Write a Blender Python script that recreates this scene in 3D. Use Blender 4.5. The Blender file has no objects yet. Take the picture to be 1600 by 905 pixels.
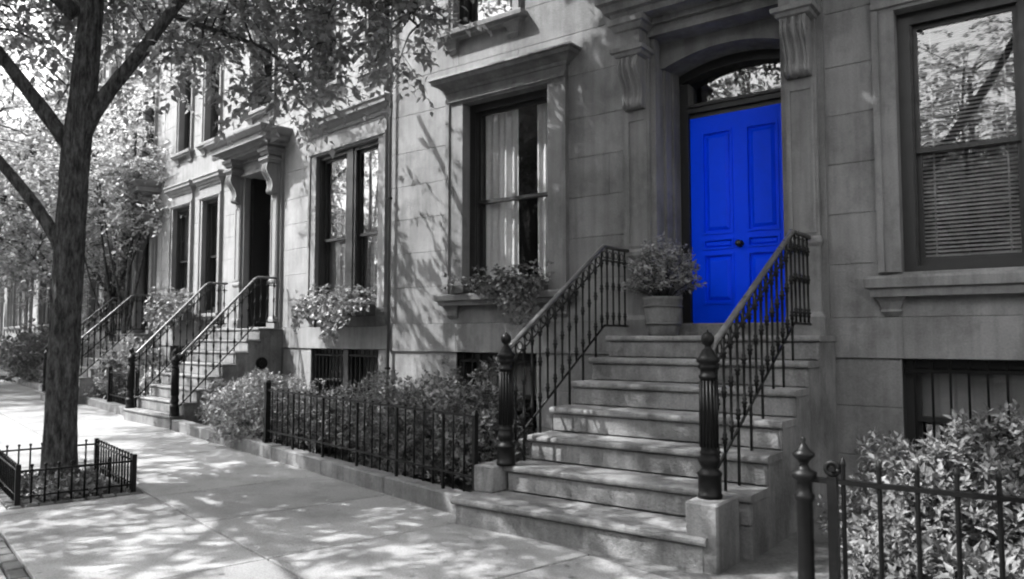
import bpy, math, random
import numpy as np
from mathutils import Vector, Matrix
R = math.radians
random.seed(7)
rng = np.random.default_rng(7)
scene = bpy.context.scene
col = scene.collection

# ------------------------------------------------------------------ camera
CAM = Vector((0.0, -7.04, 1.406))
YAW, PITCH = R(36.967), R(3.585)
cd = bpy.data.cameras.new('camera')
cam = bpy.data.objects.new('camera', cd); col.objects.link(cam)
cam.location = CAM
cam.rotation_euler = (R(90) + PITCH, 0, YAW)
cd.sensor_width = 36.0
cd.lens = 1204.556 / 1600 * 36.0
cd.clip_start, cd.clip_end = 0.05, 2000
cd.dof.use_dof = True
cd.dof.focus_distance = 7.2
cd.dof.aperture_fstop = 5.6
scene.camera = cam
# ------------------------------------------------------------------ light
SUN_D = Vector((0.50, 0.42, -0.757)).normalized()       # direction the sunlight travels
sun_el = math.asin(-SUN_D.z)
sun_az = math.atan2(-SUN_D.x, -SUN_D.y)                # clockwise from +Y
world = bpy.data.worlds.new('World'); scene.world = world
world.use_nodes = True
wn, wl = world.node_tree.nodes, world.node_tree.links
wn.clear()
sky = wn.new('ShaderNodeTexSky'); sky.sky_type = 'NISHITA'; sky.sun_disc = False
sky.sun_elevation = sun_el; sky.sun_rotation = sun_az
sky.air_density = 1.6; sky.dust_density = 4.0; sky.ozone_density = 0.6
bw = wn.new('ShaderNodeRGBToBW')                       # a black-and-white picture: the sky is grey
bgd = wn.new('ShaderNodeBackground'); bgd.inputs['Strength'].default_value = 0.15
wo = wn.new('ShaderNodeOutputWorld')
wl.new(sky.outputs[0], bw.inputs[0]); wl.new(bw.outputs[0], bgd.inputs[0]); wl.new(bgd.outputs[0], wo.inputs[0])
sd = bpy.data.lights.new('sun', 'SUN'); sd.energy = 2.8; sd.angle = R(0.45); sd.color = (1, 1, 1)
sun = bpy.data.objects.new('sun', sd); col.objects.link(sun)
sun.rotation_euler = SUN_D.to_track_quat('-Z', 'Y').to_euler()
sun.location = (-20, -20, 30)
vs = scene.view_settings
vs.view_transform = 'Standard'; vs.look = 'None'; vs.gamma = 1.0; vs.exposure = 2.19
vs.use_curve_mapping = False
scene.cycles.pixel_filter_type = 'BLACKMAN_HARRIS'
scene.cycles.filter_width = 2.1
scene.cycles.max_bounces = 5
scene.cycles.diffuse_bounces = 3
scene.cycles.glossy_bounces = 3
scene.cycles.use_adaptive_sampling = True
scene.cycles.adaptive_threshold = 0.05
scene.cycles.transparent_max_bounces = 16
scene.cycles.caustics_reflective = False
scene.cycles.caustics_refractive = False
scene.cycles.use_denoising = True

# ------------------------------------------------------------------ materials
class NT:
    def __init__(s, name):
        s.m = bpy.data.materials.new(name); s.m.use_nodes = True
        s.t = s.m.node_tree; s.n = s.t.nodes; s.l = s.t.links
        s.b = s.n['Principled BSDF']; s.out = s.n['Material Output']
    def new(s, typ, **kw):
        nd = s.n.new(typ)
        for k, v in kw.items():
            if k in nd.inputs.keys(): nd.inputs[k].default_value = v
            else: setattr(nd, k, v)
        return nd
    def link(s, a, b): s.l.new(a, b)
    def coord(s, scale=(1, 1, 1), kind='Object'):
        tc = s.new('ShaderNodeTexCoord'); mp = s.new('ShaderNodeMapping')
        mp.inputs['Scale'].default_value = scale
        s.link(tc.outputs[kind], mp.inputs[0]); return mp.outputs[0]
    def wcoord(s, scale=(1, 1, 1)):
        g = s.new('ShaderNodeNewGeometry'); mp = s.new('ShaderNodeMapping')
        mp.inputs['Scale'].default_value = scale
        s.link(g.outputs['Position'], mp.inputs[0]); return mp.outputs[0]
    def noise(s, vec, scale, detail=6, rough=0.6):
        nz = s.new('ShaderNodeTexNoise'); nz.inputs['Scale'].default_value = scale
        nz.inputs['Detail'].default_value = detail; nz.inputs['Roughness'].default_value = rough
        s.link(vec, nz.inputs['Vector']); return nz.outputs[0]
    def ramp(s, fac, lo, hi, p0=0.3, p1=0.7):
        r = s.new('ShaderNodeMapRange'); r.inputs[1].default_value = p0; r.inputs[2].default_value = p1
        r.inputs[3].default_value = lo; r.inputs[4].default_value = hi
        s.link(fac, r.inputs[0]); return r.outputs[0]
    def mul(s, a, b, op='MULTIPLY'):
        m = s.new('ShaderNodeMath', operation=op)
        for i, v in enumerate((a, b)):
            if isinstance(v, (int, float)): m.inputs[i].default_value = v
            else: s.link(v, m.inputs[i])
        return m.outputs[0]
    def bump(s, h, strength=0.3, dist=0.01):
        b = s.new('ShaderNodeBump'); b.inputs['Strength'].default_value = strength
        b.inputs['Distance'].default_value = dist
        s.link(h, b.inputs['Height']); s.link(b.outputs[0], s.b.inputs['Normal'])
    def rnd(s, lo, hi):
        oi = s.new('ShaderNodeObjectInfo'); return s.ramp(oi.outputs['Random'], lo, hi, 0, 1)
    def base(s, v):
        if isinstance(v, (int, float)): s.b.inputs['Base Color'].default_value = (v, v, v, 1)
        else: s.link(v, s.b.inputs['Base Color'])

K = 0.48
def mineral(name, val, big=0.25, fine=0.2, rough=0.85, bump=0.4, rv=0.06, bscale=1.3, fscale=45, streak=0.0, dist=0.006, blotch=0.0, spots=0.0):
    n = NT(name); c = n.wcoord()
    a = n.ramp(n.noise(c, bscale, 4, 0.62), 1 - big, 1 + big)
    b = n.ramp(n.noise(c, fscale, 3, 0.7), 1 - fine, 1 + fine)
    v = n.mul(n.mul(a, b), n.mul(n.rnd(1 - rv, 1 + rv), val * K))
    if streak:
        st = n.ramp(n.noise(n.wcoord((5, 5, 0.35)), 2.2, 5, 0.6), 1 - streak, 1.04, 0.35, 0.6)
        v = n.mul(v, st)
    if blotch:
        bl = n.ramp(n.noise(n.wcoord((1, 1, .7)), 2.9, 5, 0.7), 1 - blotch, 1.0, 0.38, 0.50)
        b2 = n.ramp(n.noise(c, 0.55, 3, 0.6), 1 - blotch * .6, 1 + blotch * .4, 0.35, 0.65)
        v = n.mul(v, n.mul(bl, b2))
    if spots:
        vo = n.new('ShaderNodeTexVoronoi'); vo.inputs['Scale'].default_value = 5.0; n.link(c, vo.inputs['Vector'])
        v = n.mul(v, n.ramp(vo.outputs['Distance'], 1 - spots, 1.0, 0.07, 0.11))
    n.base(v); n.b.inputs['Roughness'].default_value = rough
    n.b.inputs['Specular IOR Level'].default_value = 0.3
    n.bump(n.mul(n.noise(c, fscale * 0.8, 3, 0.7), n.mul(n.noise(c, 7, 2, 0.6), 1.2), 'ADD'), bump, dist)
    return n.m
M = {}
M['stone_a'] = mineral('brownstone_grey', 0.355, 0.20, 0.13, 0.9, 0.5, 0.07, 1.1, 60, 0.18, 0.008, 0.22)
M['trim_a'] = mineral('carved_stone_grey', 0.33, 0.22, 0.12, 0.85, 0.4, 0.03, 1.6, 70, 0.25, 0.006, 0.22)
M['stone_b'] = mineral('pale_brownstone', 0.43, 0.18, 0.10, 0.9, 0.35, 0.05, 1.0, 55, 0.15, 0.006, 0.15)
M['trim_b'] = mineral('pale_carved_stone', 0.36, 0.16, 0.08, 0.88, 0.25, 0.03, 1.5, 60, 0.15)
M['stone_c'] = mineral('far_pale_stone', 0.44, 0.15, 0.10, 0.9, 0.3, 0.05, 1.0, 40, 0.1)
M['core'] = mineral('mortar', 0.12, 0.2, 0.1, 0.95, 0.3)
M['step'] = mineral('stoop_stone', 0.34, 0.30, 0.18, 0.8, 0.7, 0.06, 2.2, 50, 0.22, 0.012, 0.30)
M['slab'] = mineral('pavement_slab', 0.42, 0.20, 0.30, 0.8, 0.6, 0.13, 1.2, 70, 0, 0.006, 0.18, 0.35)
M['curb'] = mineral('curb_stone', 0.34, 0.25, 0.15, 0.85, 0.6, 0.10, 2.5, 40, 0.2, 0.01, 0.25)
M['areaway'] = mineral('areaway_stone', 0.22, 0.3, 0.25, 0.85, 0.6, 0, 2.5, 40, 0, 0.01, 0.3)
M['joint'] = mineral('joint_dirt', 0.04, 0.3, 0.3, 0.95, 0.6, 0, 5, 60)
M['paver'] = mineral('sett_stone', 0.17, 0.3, 0.2, 0.85, 0.6, 0.3, 8, 60)
M['soil'] = mineral('garden_soil', 0.045, 0.4, 0.4, 0.95, 1.0, 0, 6, 70, 0, 0.03)
M['asphalt'] = mineral('asphalt', 0.06, 0.25, 0.25, 0.85, 0.5, 0, 0.6, 90)
M['ground'] = mineral('ground_earth', 0.10, 0.3, 0.2, 0.9, 0.4, 0, 0.3, 20)
M['terracotta'] = mineral('weathered_pot', 0.26, 0.3, 0.15, 0.8, 0.4, 0, 6, 60, 0.3)
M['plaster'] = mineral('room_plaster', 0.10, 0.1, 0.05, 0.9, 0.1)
M['boxwood'] = mineral('window_box_wood', 0.10, 0.3, 0.2, 0.7, 0.3, 0, 5, 60)

def paint(name, val, rough, rv=0.15, spec=0.5, bump=0.08, bs=120):
    n = NT(name); c = n.wcoord()
    v = n.ramp(n.noise(c, 14, 5), 1 - rv, 1 + rv)
    if isinstance(val, tuple):
        mx = n.new('ShaderNodeMix', data_type='RGBA', blend_type='MULTIPLY')
        mx.inputs[0].default_value = 1
        mx.inputs[6].default_value = (*val, 1)
        cb = n.new('ShaderNodeCombineColor')
        for i in range(3): n.link(v, cb.inputs[i])
        n.link(cb.outputs[0], mx.inputs[7]); n.link(mx.outputs[2], n.b.inputs['Base Color'])
    else: n.base(n.mul(v, val))
    r = n.ramp(n.noise(c, 9, 5), rough - 0.08, rough + 0.12); n.link(r, n.b.inputs['Roughness'])
    n.b.inputs['Specular IOR Level'].default_value = spec
    n.bump(n.noise(c, bs, 4), bump, 0.003)
    return n.m
M['iron'] = paint('black_iron_paint', 0.0045, 0.42, 0.3, 0.16, 0.25, 90)
M['rail'] = paint('worn_handrail', 0.055, 0.32, 0.4, 0.6, 0.15, 60)
M['wood'] = paint('dark_window_wood', 0.011, 0.45)
M['wood_b'] = paint('grey_window_wood', 0.06, 0.5)
M['blue'] = paint('blue_door_paint', (0.0, 0.062, 1.0), 0.45, 0.04, 0.12, 0.05, 200)
M['brass'] = paint('dark_knob_metal', 0.03, 0.22, 0.2, 0.7)
M['brass'].node_tree.nodes['Principled BSDF'].inputs['Metallic'].default_value = 0.6
M['blind'] = paint('blind_white', 0.22, 0.5, 0.05)
M['doordark'] = paint('dark_door_paint', 0.02, 0.35)

def cloth(name, lo, hi):
    n = NT(name); c = n.wcoord()
    n.base(n.ramp(n.noise(c, 30, 3), lo, hi)); n.b.inputs['Roughness'].default_value = 0.9
    tr = n.new('ShaderNodeBsdfTranslucent'); tr.inputs[0].default_value = (0.6, 0.6, 0.6, 1)
    mx = n.new('ShaderNodeMixShader'); mx.inputs[0].default_value = 0.08
    n.link(n.b.outputs[0], mx.inputs[1]); n.link(tr.outputs[0], mx.inputs[2]); n.link(mx.outputs[0], n.out.inputs[0])
    return n.m
M['curtain'] = cloth('curtain_cloth', 0.60, 0.68)
M['curtain_b'] = cloth('grey_curtain_cloth', 0.14, 0.20)
def glass():
    n = NT('window_glass')
    n.n.remove(n.b)
    t = n.new('ShaderNodeBsdfTransparent'); t.inputs[0].default_value = (0.95, 0.95, 0.95, 1)
    g = n.new('ShaderNodeBsdfGlossy'); g.inputs['Roughness'].default_value = 0.012
    g.inputs[0].default_value = (1, 1, 1, 1)
    f = n.new('ShaderNodeFresnel'); f.inputs[0].default_value = 1.6
    gb = n.new('ShaderNodeNewGeometry')
    k = n.mul(n.mul(n.mul(f.outputs[0], 1.5), 0.055, 'ADD'), n.mul(1.0, gb.outputs['Backfacing'], 'SUBTRACT'))
    bp = n.new('ShaderNodeBump'); bp.inputs['Strength'].default_value = 0.02; bp.inputs['Distance'].default_value = 0.006
    n.link(n.noise(n.wcoord(), 3.0, 2), bp.inputs['Height']); n.link(bp.outputs[0], g.inputs['Normal'])
    mx = n.new('ShaderNodeMixShader'); n.link(k, mx.inputs[0])
    n.link(t.outputs[0], mx.inputs[1]); n.link(g.outputs[0], mx.inputs[2]); n.link(mx.outputs[0], n.out.inputs[0])
    return n.m
M['glass'] = glass()
def leafmat(name, val, trans=0.35, rough=0.45, var=0.35, spec=0.4):
    n = NT(name); c = n.wcoord()
    g = n.new('ShaderNodeNewGeometry')
    r = n.ramp(g.outputs['Random Per Island'], 1 - var, 1 + var, 0, 1)
    v = n.mul(n.mul(r, n.ramp(n.noise(c, 2.5, 3), 0.85, 1.15)), val * K)
    n.base(v); n.b.inputs['Roughness'].default_value = rough; n.b.inputs['Specular IOR Level'].default_value = spec
    tr = n.new('ShaderNodeBsdfTranslucent')
    cb = n.new('ShaderNodeCombineColor'); v2 = n.mul(v, 1.5)
    for i in range(3): n.link(v2, cb.inputs[i])
    n.link(cb.outputs[0], tr.inputs[0])
    mx = n.new('ShaderNodeMixShader'); mx.inputs[0].default_value = trans
    n.link(n.b.outputs[0], mx.inputs[1]); n.link(tr.outputs[0], mx.inputs[2]); n.link(mx.outputs[0], n.out.inputs[0])
    return n.m
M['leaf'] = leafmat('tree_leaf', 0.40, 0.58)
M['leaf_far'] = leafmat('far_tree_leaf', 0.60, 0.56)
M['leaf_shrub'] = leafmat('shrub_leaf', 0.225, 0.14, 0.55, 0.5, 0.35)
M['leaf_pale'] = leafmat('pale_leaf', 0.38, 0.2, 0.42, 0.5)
def bark():
    n = NT('bark'); c = n.wcoord((1, 1, 0.27))
    a = n.noise(c, 26, 5, 0.72); b = n.noise(n.wcoord((1, 1, .4)), 60, 4)
    n.base(n.mul(n.ramp(a, 0.018, 0.12, 0.38, 0.68), n.ramp(b, 0.7, 1.2)))
    n.b.inputs['Roughness'].default_value = 0.9; n.b.inputs['Specular IOR Level'].default_value = 0.2
    n.bump(n.mul(a, n.mul(b, 0.35), 'ADD'), 1.0, 0.045)
    return n.m
M['bark'] = bark()

# ------------------------------------------------------------------ mesh helpers
class MB:
    def __init__(s): s.v = []; s.f = []; s.sm = []
    def add(s, vs_, fs, smooth=False):
        o = len(s.v); s.v += [tuple(p) for p in vs_]
        s.f += [tuple(i + o for i in q) for q in fs]; s.sm += [smooth] * len(fs); return s
    def box(s, x0, x1, y0, y1, z0, z1):
        return s.add([(x0, y0, z0), (x1, y0, z0), (x1, y1, z0), (x0, y1, z0), (x0, y0, z1), (x1, y0, z1), (x1, y1, z1), (x0, y1, z1)],
                     [(0, 3, 2, 1), (4, 5, 6, 7), (0, 1, 5, 4), (1, 2, 6, 5), (2, 3, 7, 6), (3, 0, 4, 7)])
    def cbox(s, x0, x1, y0, y1, z0, z1, c=0.006):
        c = min(c, (x1 - x0) * .3, (y1 - y0) * .3, (z1 - z0) * .3)
        X, Y, Z = (x0, x1), (y0, y1), (z0, z1); v = []; idx = {}
        for i in (0, 1):
            for j in (0, 1):
                for k in (0, 1):
                    sx, sy, sz = (c, -c)[i], (c, -c)[j], (c, -c)[k]
                    for a, p in enumerate(((X[i], Y[j] + sy, Z[k] + sz), (X[i] + sx, Y[j], Z[k] + sz), (X[i] + sx, Y[j] + sy, Z[k]))):
                        idx[i, j, k, a] = len(v); v.append(p)
        f = []
        g = lambda i, j, k, a: idx[i, j, k, a]
        for i in (0, 1): f.append((g(i, 0, 0, 0), g(i, 1, 0, 0), g(i, 1, 1, 0), g(i, 0, 1, 0)))
        for j in (0, 1): f.append((g(0, j, 0, 1), g(1, j, 0, 1), g(1, j, 1, 1), g(0, j, 1, 1)))
        for k in (0, 1): f.append((g(0, 0, k, 2), g(1, 0, k, 2), g(1, 1, k, 2), g(0, 1, k, 2)))
        for i in (0, 1):
            for j in (0, 1): f.append((g(i, j, 0, 0), g(i, j, 1, 0), g(i, j, 1, 1), g(i, j, 0, 1)))
            for k in (0, 1): f.append((g(i, 0, k, 0), g(i, 1, k, 0), g(i, 1, k, 2), g(i, 0, k, 2)))
        for j in (0, 1):
            for k in (0, 1): f.append((g(0, j, k, 1), g(1, j, k, 1), g(1, j, k, 2), g(0, j, k, 2)))
        for i in (0, 1):
            for j in (0, 1):
                for k in (0, 1): f.append((g(i, j, k, 0), g(i, j, k, 1), g(i, j, k, 2)))
        # orient outward
        cx, cy, cz = (x0 + x1) / 2, (y0 + y1) / 2, (z0 + z1) / 2; ff = []
        for q in f:
            P = [Vector(v[t]) for t in q]; nn = (P[1] - P[0]).cross(P[2] - P[0]); m = sum(P, Vector()) / len(P) - Vector((cx, cy, cz))
            ff.append(q if nn.dot(m) > 0 else q[::-1])
        return s.add(v, ff)
    def ring(s, x0, x1, yf, yb, prof):      # rectangular loft: prof = [(z, projection)]
        v = []; f = []
        for z, p in prof: v += [(x0 - p, yf - p, z), (x1 + p, yf - p, z), (x1 + p, yb, z), (x0 - p, yb, z)]
        for i in range(len(prof) - 1):
            a = i * 4
            for k in range(4): f.append((a + k, a + (k + 1) % 4, a + 4 + (k + 1) % 4, a + 4 + k))
        n = (len(prof) - 1) * 4
        f += [(3, 2, 1, 0), (n, n + 1, n + 2, n + 3)]
        return s.add(v, f)
    def lathe(s, prof, n=12, c=(0, 0), smooth=True):
        v = []; f = []
        for r, z in prof:
            for k in range(n):
                a = 2 * math.pi * k / n; v.append((c[0] + r * math.cos(a), c[1] + r * math.sin(a), z))
        for i in range(len(prof) - 1):
            for k in range(n): f.append((i * n + k, i * n + (k + 1) % n, (i + 1) * n + (k + 1) % n, (i + 1) * n + k))
        s.add(v, f, smooth)
        o = len(s.v) - len(v)
        s.f += [tuple(o + k for k in range(n))[::-1], tuple(o + (len(prof) - 1) * n + k for k in range(n))]; s.sm += [False, False]
        return s
    def tube(s, pts, rad, n=8, smooth=True, flat=1.0, jit=0.0):
        pts = [Vector(p) for p in pts]; v = []; f = []
        if not hasattr(rad, '__len__'): rad = [rad] * len(pts)
        prev = None
        for i, p in enumerate(pts):
            t = (pts[min(i + 1, len(pts) - 1)] - pts[max(i - 1, 0)]).normalized()
            ref = prev if prev is not None else (Vector((0, 0, 1)) if abs(t.z) < .9 else Vector((1, 0, 0)))
            side = t.cross(ref).normalized(); upv = side.cross(t).normalized(); prev = upv
            for k in range(n):
                a = 2 * math.pi * (k + .5) / n
                r = rad[i] * (1 + (random.uniform(-jit, jit) if jit else 0))
                v.append(tuple(p + side * math.cos(a) * r + upv * math.sin(a) * r * flat))
        for i in range(len(pts) - 1):
            for k in range(n): f.append((i * n + k, i * n + (k + 1) % n, (i + 1) * n + (k + 1) % n, (i + 1) * n + k))
        s.add(v, f, smooth)
        o = len(s.v) - len(v)
        s.f += [tuple(o + k for k in range(n))[::-1], tuple(o + (len(pts) - 1) * n + k for k in range(n))]; s.sm += [False, False]
        return s
    def prism(s, poly, x0, x1, smooth=False):    # polygon in (y, z), extruded along x
        n = len(poly)
        v = [(x0, y, z) for y, z in poly] + [(x1, y, z) for y, z in poly]
        f = [tuple(range(n))[::-1], tuple(range(n, 2 * n))]
        s.add(v, f); o = len(s.v) - 2 * n
        s.f += [(o + i, o + (i + 1) % n, o + n + (i + 1) % n, o + n + i) for i in range(n)]; s.sm += [smooth] * n
        return s
    def mesh(s, name):
        me = bpy.data.meshes.new(name); me.from_pydata(s.v, [], s.f)
        me.polygons.foreach_set('use_smooth', s.sm); me.update(); return me
    def build(s, name, mat, parent=None, loc=(0, 0, 0), rz=0):
        return put(name, s.mesh(name), mat, parent, loc, rz)
def put(name, me, mat, parent=None, loc=(0, 0, 0), rz=0):
    if mat is not None and not me.materials: me.materials.append(M[mat])
    o = bpy.data.objects.new(name, me); col.objects.link(o)
    o.parent = parent; o.location = loc; o.rotation_euler = (0, 0, rz); return o
def trimesh(name, V, F):
    me = bpy.data.meshes.new(name)
    V = np.asarray(V, np.float32); F = np.asarray(F, np.int32)
    me.vertices.add(len(V)); me.vertices.foreach_set('co', V.ravel())
    me.loops.add(F.size); me.loops.foreach_set('vertex_index', F.ravel())
    me.polygons.add(len(F)); me.polygons.foreach_set('loop_start', np.arange(0, F.size, 3, dtype=np.int32))
    me.update(calc_edges=True); me.validate(); return me
GROUPS = {'town_house': 'town houses along the street', 'shrub': 'shrubs in the front gardens', 'street_tree': 'trees lining the street', 'garden_tree': 'small garden trees',
          'stair_railing': 'iron stair railings', 'stoop': 'stone stoops', 'iron_fence': 'iron garden fences', 'window_box': 'planted window boxes'}
def thing(name, label, cat, loc=(0, 0, 0), rz=0, group=None):
    group = group or GROUPS.get(name)
    o = bpy.data.objects.new(name, None); col.objects.link(o)
    o.location = loc; o.rotation_euler = (0, 0, rz); o.empty_display_size = .2
    return tag(o, label, cat, group)
def tag(o, label, cat, group=None):
    o['label'] = label; o['category'] = cat
    if group: o['group'] = group
    return o
def struct(o, label=None):
    o['kind'] = 'structure'
    if label: o['label'] = label
    return o

# ------------------------------------------------------------------ street frame (13 degrees off the near house)
SO = Vector((-4.11, -2.315, 0)); SA = -R(13)
def S(a, b, z=0):
    return Vector((SO.x + a * math.cos(SA) - b * math.sin(SA), SO.y + a * math.sin(SA) + b * math.cos(SA), z))

MB_g = MB().box(-400, 400, -400, 400, -0.5, -0.17)
struct(MB_g.build('ground', 'ground', None, (0, 0, 0), SA), 'flat dark earth under the street')
struct(MB().box(-150, 90, -11.0, -4.46, -0.3, -0.13).build('road', 'asphalt', None, SO, SA), 'dark asphalt road beside the pavement')
def subtract(rect, holes):
    out = [rect]
    for hx0, hx1, hz0, hz1 in holes:
        nxt = []
        for x0, x1, z0, z1 in out:
            if hx0 >= x1 or hx1 <= x0 or hz0 >= z1 or hz1 <= z0: nxt.append((x0, x1, z0, z1)); continue
            if hx0 > x0: nxt.append((x0, hx0, z0, z1))
            if hx1 < x1: nxt.append((hx1, x1, z0, z1))
            a, b = max(x0, hx0), min(x1, hx1)
            if hz0 > z0: nxt.append((a, b, z0, hz0))
            if hz1 < z1: nxt.append((a, b, hz1, z1))
        out = nxt
    return out
PIT = (-4.15, -2.50, -2.72, -1.66)
m = MB()
for a, b, c, d in subtract((-60, 14, -4.3, 0.0), [PIT]): m.box(a, b, c, d, -0.16, -0.03)
sw = struct(m.build('sidewalk', 'joint', None, SO, SA), 'pale stone slab pavement dappled with tree shade')
xs = [-1.04 + 1.26 * k for k in range(-38, 12)]
for (b0, b1) in ((-1.65, 0.0), (-2.86, -1.65), (-4.3, -2.97)):
    for k in range(len(xs) - 1):
        off = 0
        for (p, q, r_, t) in subtract((xs[k] + .008, xs[k + 1] - .008, b0 + .008, b1 - .008), [PIT]):
            if q - p < .05 or t - r_ < .05: continue
            dz = random.uniform(-.0025, .0025)
            MB().cbox(p, q, r_, t, -0.06, dz, .005).build('slab', 'slab', sw)
pm = [MB().cbox(-.095, .095, -.047, .047, -.06, .0, .008).mesh('paver') for _ in range(1)]
for k in range(46):
    o = put('paver', pm[0], 'paver', sw, (-6.4 + k * .205, -2.915 + random.uniform(-.004, .004), random.uniform(-.006, .002)), random.uniform(-.03, .03))
pm2 = MB().cbox(-.05, .05, -.042, .042, -.08, .012, .01).mesh('sett')
def sett_row(a0, b0, a1, b1, ang):
    n = int(math.hypot(a1 - a0, b1 - b0) / .108)
    for i in range(n):
        t = (i + .5) / n
        put('paver', pm2, 'paver', sw, (a0 + (a1 - a0) * t, b0 + (b1 - b0) * t, random.uniform(-.006, .006)), ang + random.uniform(-.05, .05))
sett_row(-2.55, -2.72, -2.55, -1.66, R(90)); sett_row(-4.1, -2.675, -2.6, -2.675, 0); sett_row(-4.1, -1.705, -2.6, -1.705, 0)
# kerb along the road
kb = struct(MB().box(-60, 14, -4.44, -4.302, -0.3, -0.03).build('kerb', 'joint', None, SO, SA), 'granite kerb along the road')
km = MB().cbox(-.895, .895, -.075, .07, -.1, .0, .012).mesh('kerb_stone')
for k in range(20): put('kerb_stone', km, 'curb', kb, (-24 + 1.8 * k, -4.372, .004))
# far side of the road
struct(MB().box(-90, 60, -14.2, -11.0, -0.3, 0.0).build('pavement', 'slab', None, SO, SA), 'pavement across the road')

# areaway soil and paving between the pavement and the houses
m = MB()
m.add([tuple(S(-40, .16, .03)), tuple(S(0, .16, .03)), (-3.9, -2.4, .03), (-3.8, 1.4, .03), (-7.2, 1.6, .03), tuple(S(-40, 6, .03))], [(0, 1, 2, 3, 4, 5)])
struct(m.build('garden_bed', 'soil'), 'dark soil of the front gardens')
p_, q_ = S(-.1, .0, -.004), S(9.2, .0, -.004)
m = MB().add([(-3.9, .02, -.004), tuple(p_), tuple(q_), (q_.x, .02, -.004)], [(0, 1, 2, 3)])
struct(m.build('areaway_paving', 'areaway'), 'worn paving beside the stoop')
m = MB().add([(-1.05, -.15, .05), (-.75, -3.25, .05), (4.3, -3.6, .05), (4.3, -.15, .05)], [(0, 1, 2, 3)])
struct(m.build('shrub_bed', 'soil'), 'soil under the shrubs behind the near fence')
# low garden curb in pieces
cu = thing('garden_curb', 'low stone curb carrying the iron fence beside the pavement', 'curb', SO, SA)
def curb_run(a0, a1, n):
    for i in range(n):
        p, q = a0 + (a1 - a0) * i / n, a0 + (a1 - a0) * (i + 1) / n
        MB().cbox(p + .003, q - .003, 0.0, .17, -.1, .148 + random.uniform(-.004, .004), .012).build('curb_stone', 'curb', cu)
curb_run(-7.45, .13, 6); curb_run(-12.5, -9.55, 3); curb_run(-24, -12.5, 8)

# ------------------------------------------------------------------ houses
COURSES = [-.1, .42, .83, 1.234, 1.578, 2.04, 2.48, 2.92, 3.355, 3.79, 4.28, 4.75, 5.2, 5.65, 6.1, 6.55, 7.0, 7.45, 7.95, 8.45, 8.95, 9.45, 9.95, 10.4]
def facade(house, x0, x1, openings, stone, depth=9.0, top=10.4, blockw=2.3, seed=1, stones=True):
    rr = random.Random(seed)
    holes = [o[:4] for o in openings]
    m = MB()
    for a, b, c, d in subtract((x0, x1, -.15, top), holes): m.box(a, b, .012, .34, c, d)
    # closed shell behind: sides, back, floors, roof
    m.box(x0, x0 + .25, .342, depth, -.15, top); m.box(x1 - .25, x1, .342, depth, -.15, top)
    m.box(x0 + .252, x1 - .252, depth - .25, depth, -.15, top)
    for z in (1.27, 4.85, 8.0):
        if z < top - .5: m.box(x0 + .252, x1 - .252, .342, depth - .252, z, z + .12)
    m.box(x0 + .252, x1 - .252, 3.6, 3.72, -.15, top - .3)
    m.box(x0 - .02, x1 + .02, -.02, depth + .02, top + .002, top + .2)
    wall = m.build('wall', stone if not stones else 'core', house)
    if stones:
        for ci in range(len(COURSES) - 1):
            za, zb = COURSES[ci], COURSES[ci + 1]
            if za >= top: break
            zb = min(zb, top)
            yf = -.035 if za == 1.234 else (0.0 if za >= 1.578 else -.012)
            x = x0 + (blockw * .5 if ci % 2 else 0); cuts = [x0]
            while x < x1 - .4:
                if x > x0 + .3: cuts.append(x)
                x += blockw * rr.uniform(.85, 1.15)
            cuts.append(x1)
            for i in range(len(cuts) - 1):
                for a, b, c, d in subtract((cuts[i] + .0006, cuts[i + 1] - .0006, za + .002, zb - .002), holes):
                    if b - a < .04 or d - c < .04: continue
                    MB().cbox(a, b, yf, .06, c, d, .0025).build('stone', stone, wall)
    return wall

def curtain(name, x0, x1, z0, z1, y, parent, seed=0, mat='curtain'):
    rr = random.Random(seed); n = max(12, int((x1 - x0) / .012)); v = []; f = []
    ph = rr.uniform(0, 6)
    for i in range(n + 1):
        x = x0 + (x1 - x0) * i / n
        for j, z in enumerate((z0, (z0 + z1) / 2, z1)):
            w = .022 * math.sin(x * 62 + ph) + .012 * math.sin(x * 27 + ph * 2 + j * .5)
            v.append((x, y + w, z)); 
        for j in range(3): v.append((x, v[-3 + 0][1] + .004 if False else y + .004 + .022 * math.sin(x * 62 + ph) + .012 * math.sin(x * 27 + ph * 2 + j * .5), (z0, (z0 + z1) / 2, z1)[j]))
    for i in range(n):
        a, b = i * 6, i * 6 + 6
        f += [(a, b, b + 1, a + 1), (a + 1, b + 1, b + 2, a + 2), (a + 3, a + 4, b + 4, b + 3), (a + 4, a + 5, b + 5, b + 4)]
    mb = MB(); mb.add(v, f, True)
    return mb.build(name, mat, parent)

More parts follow.
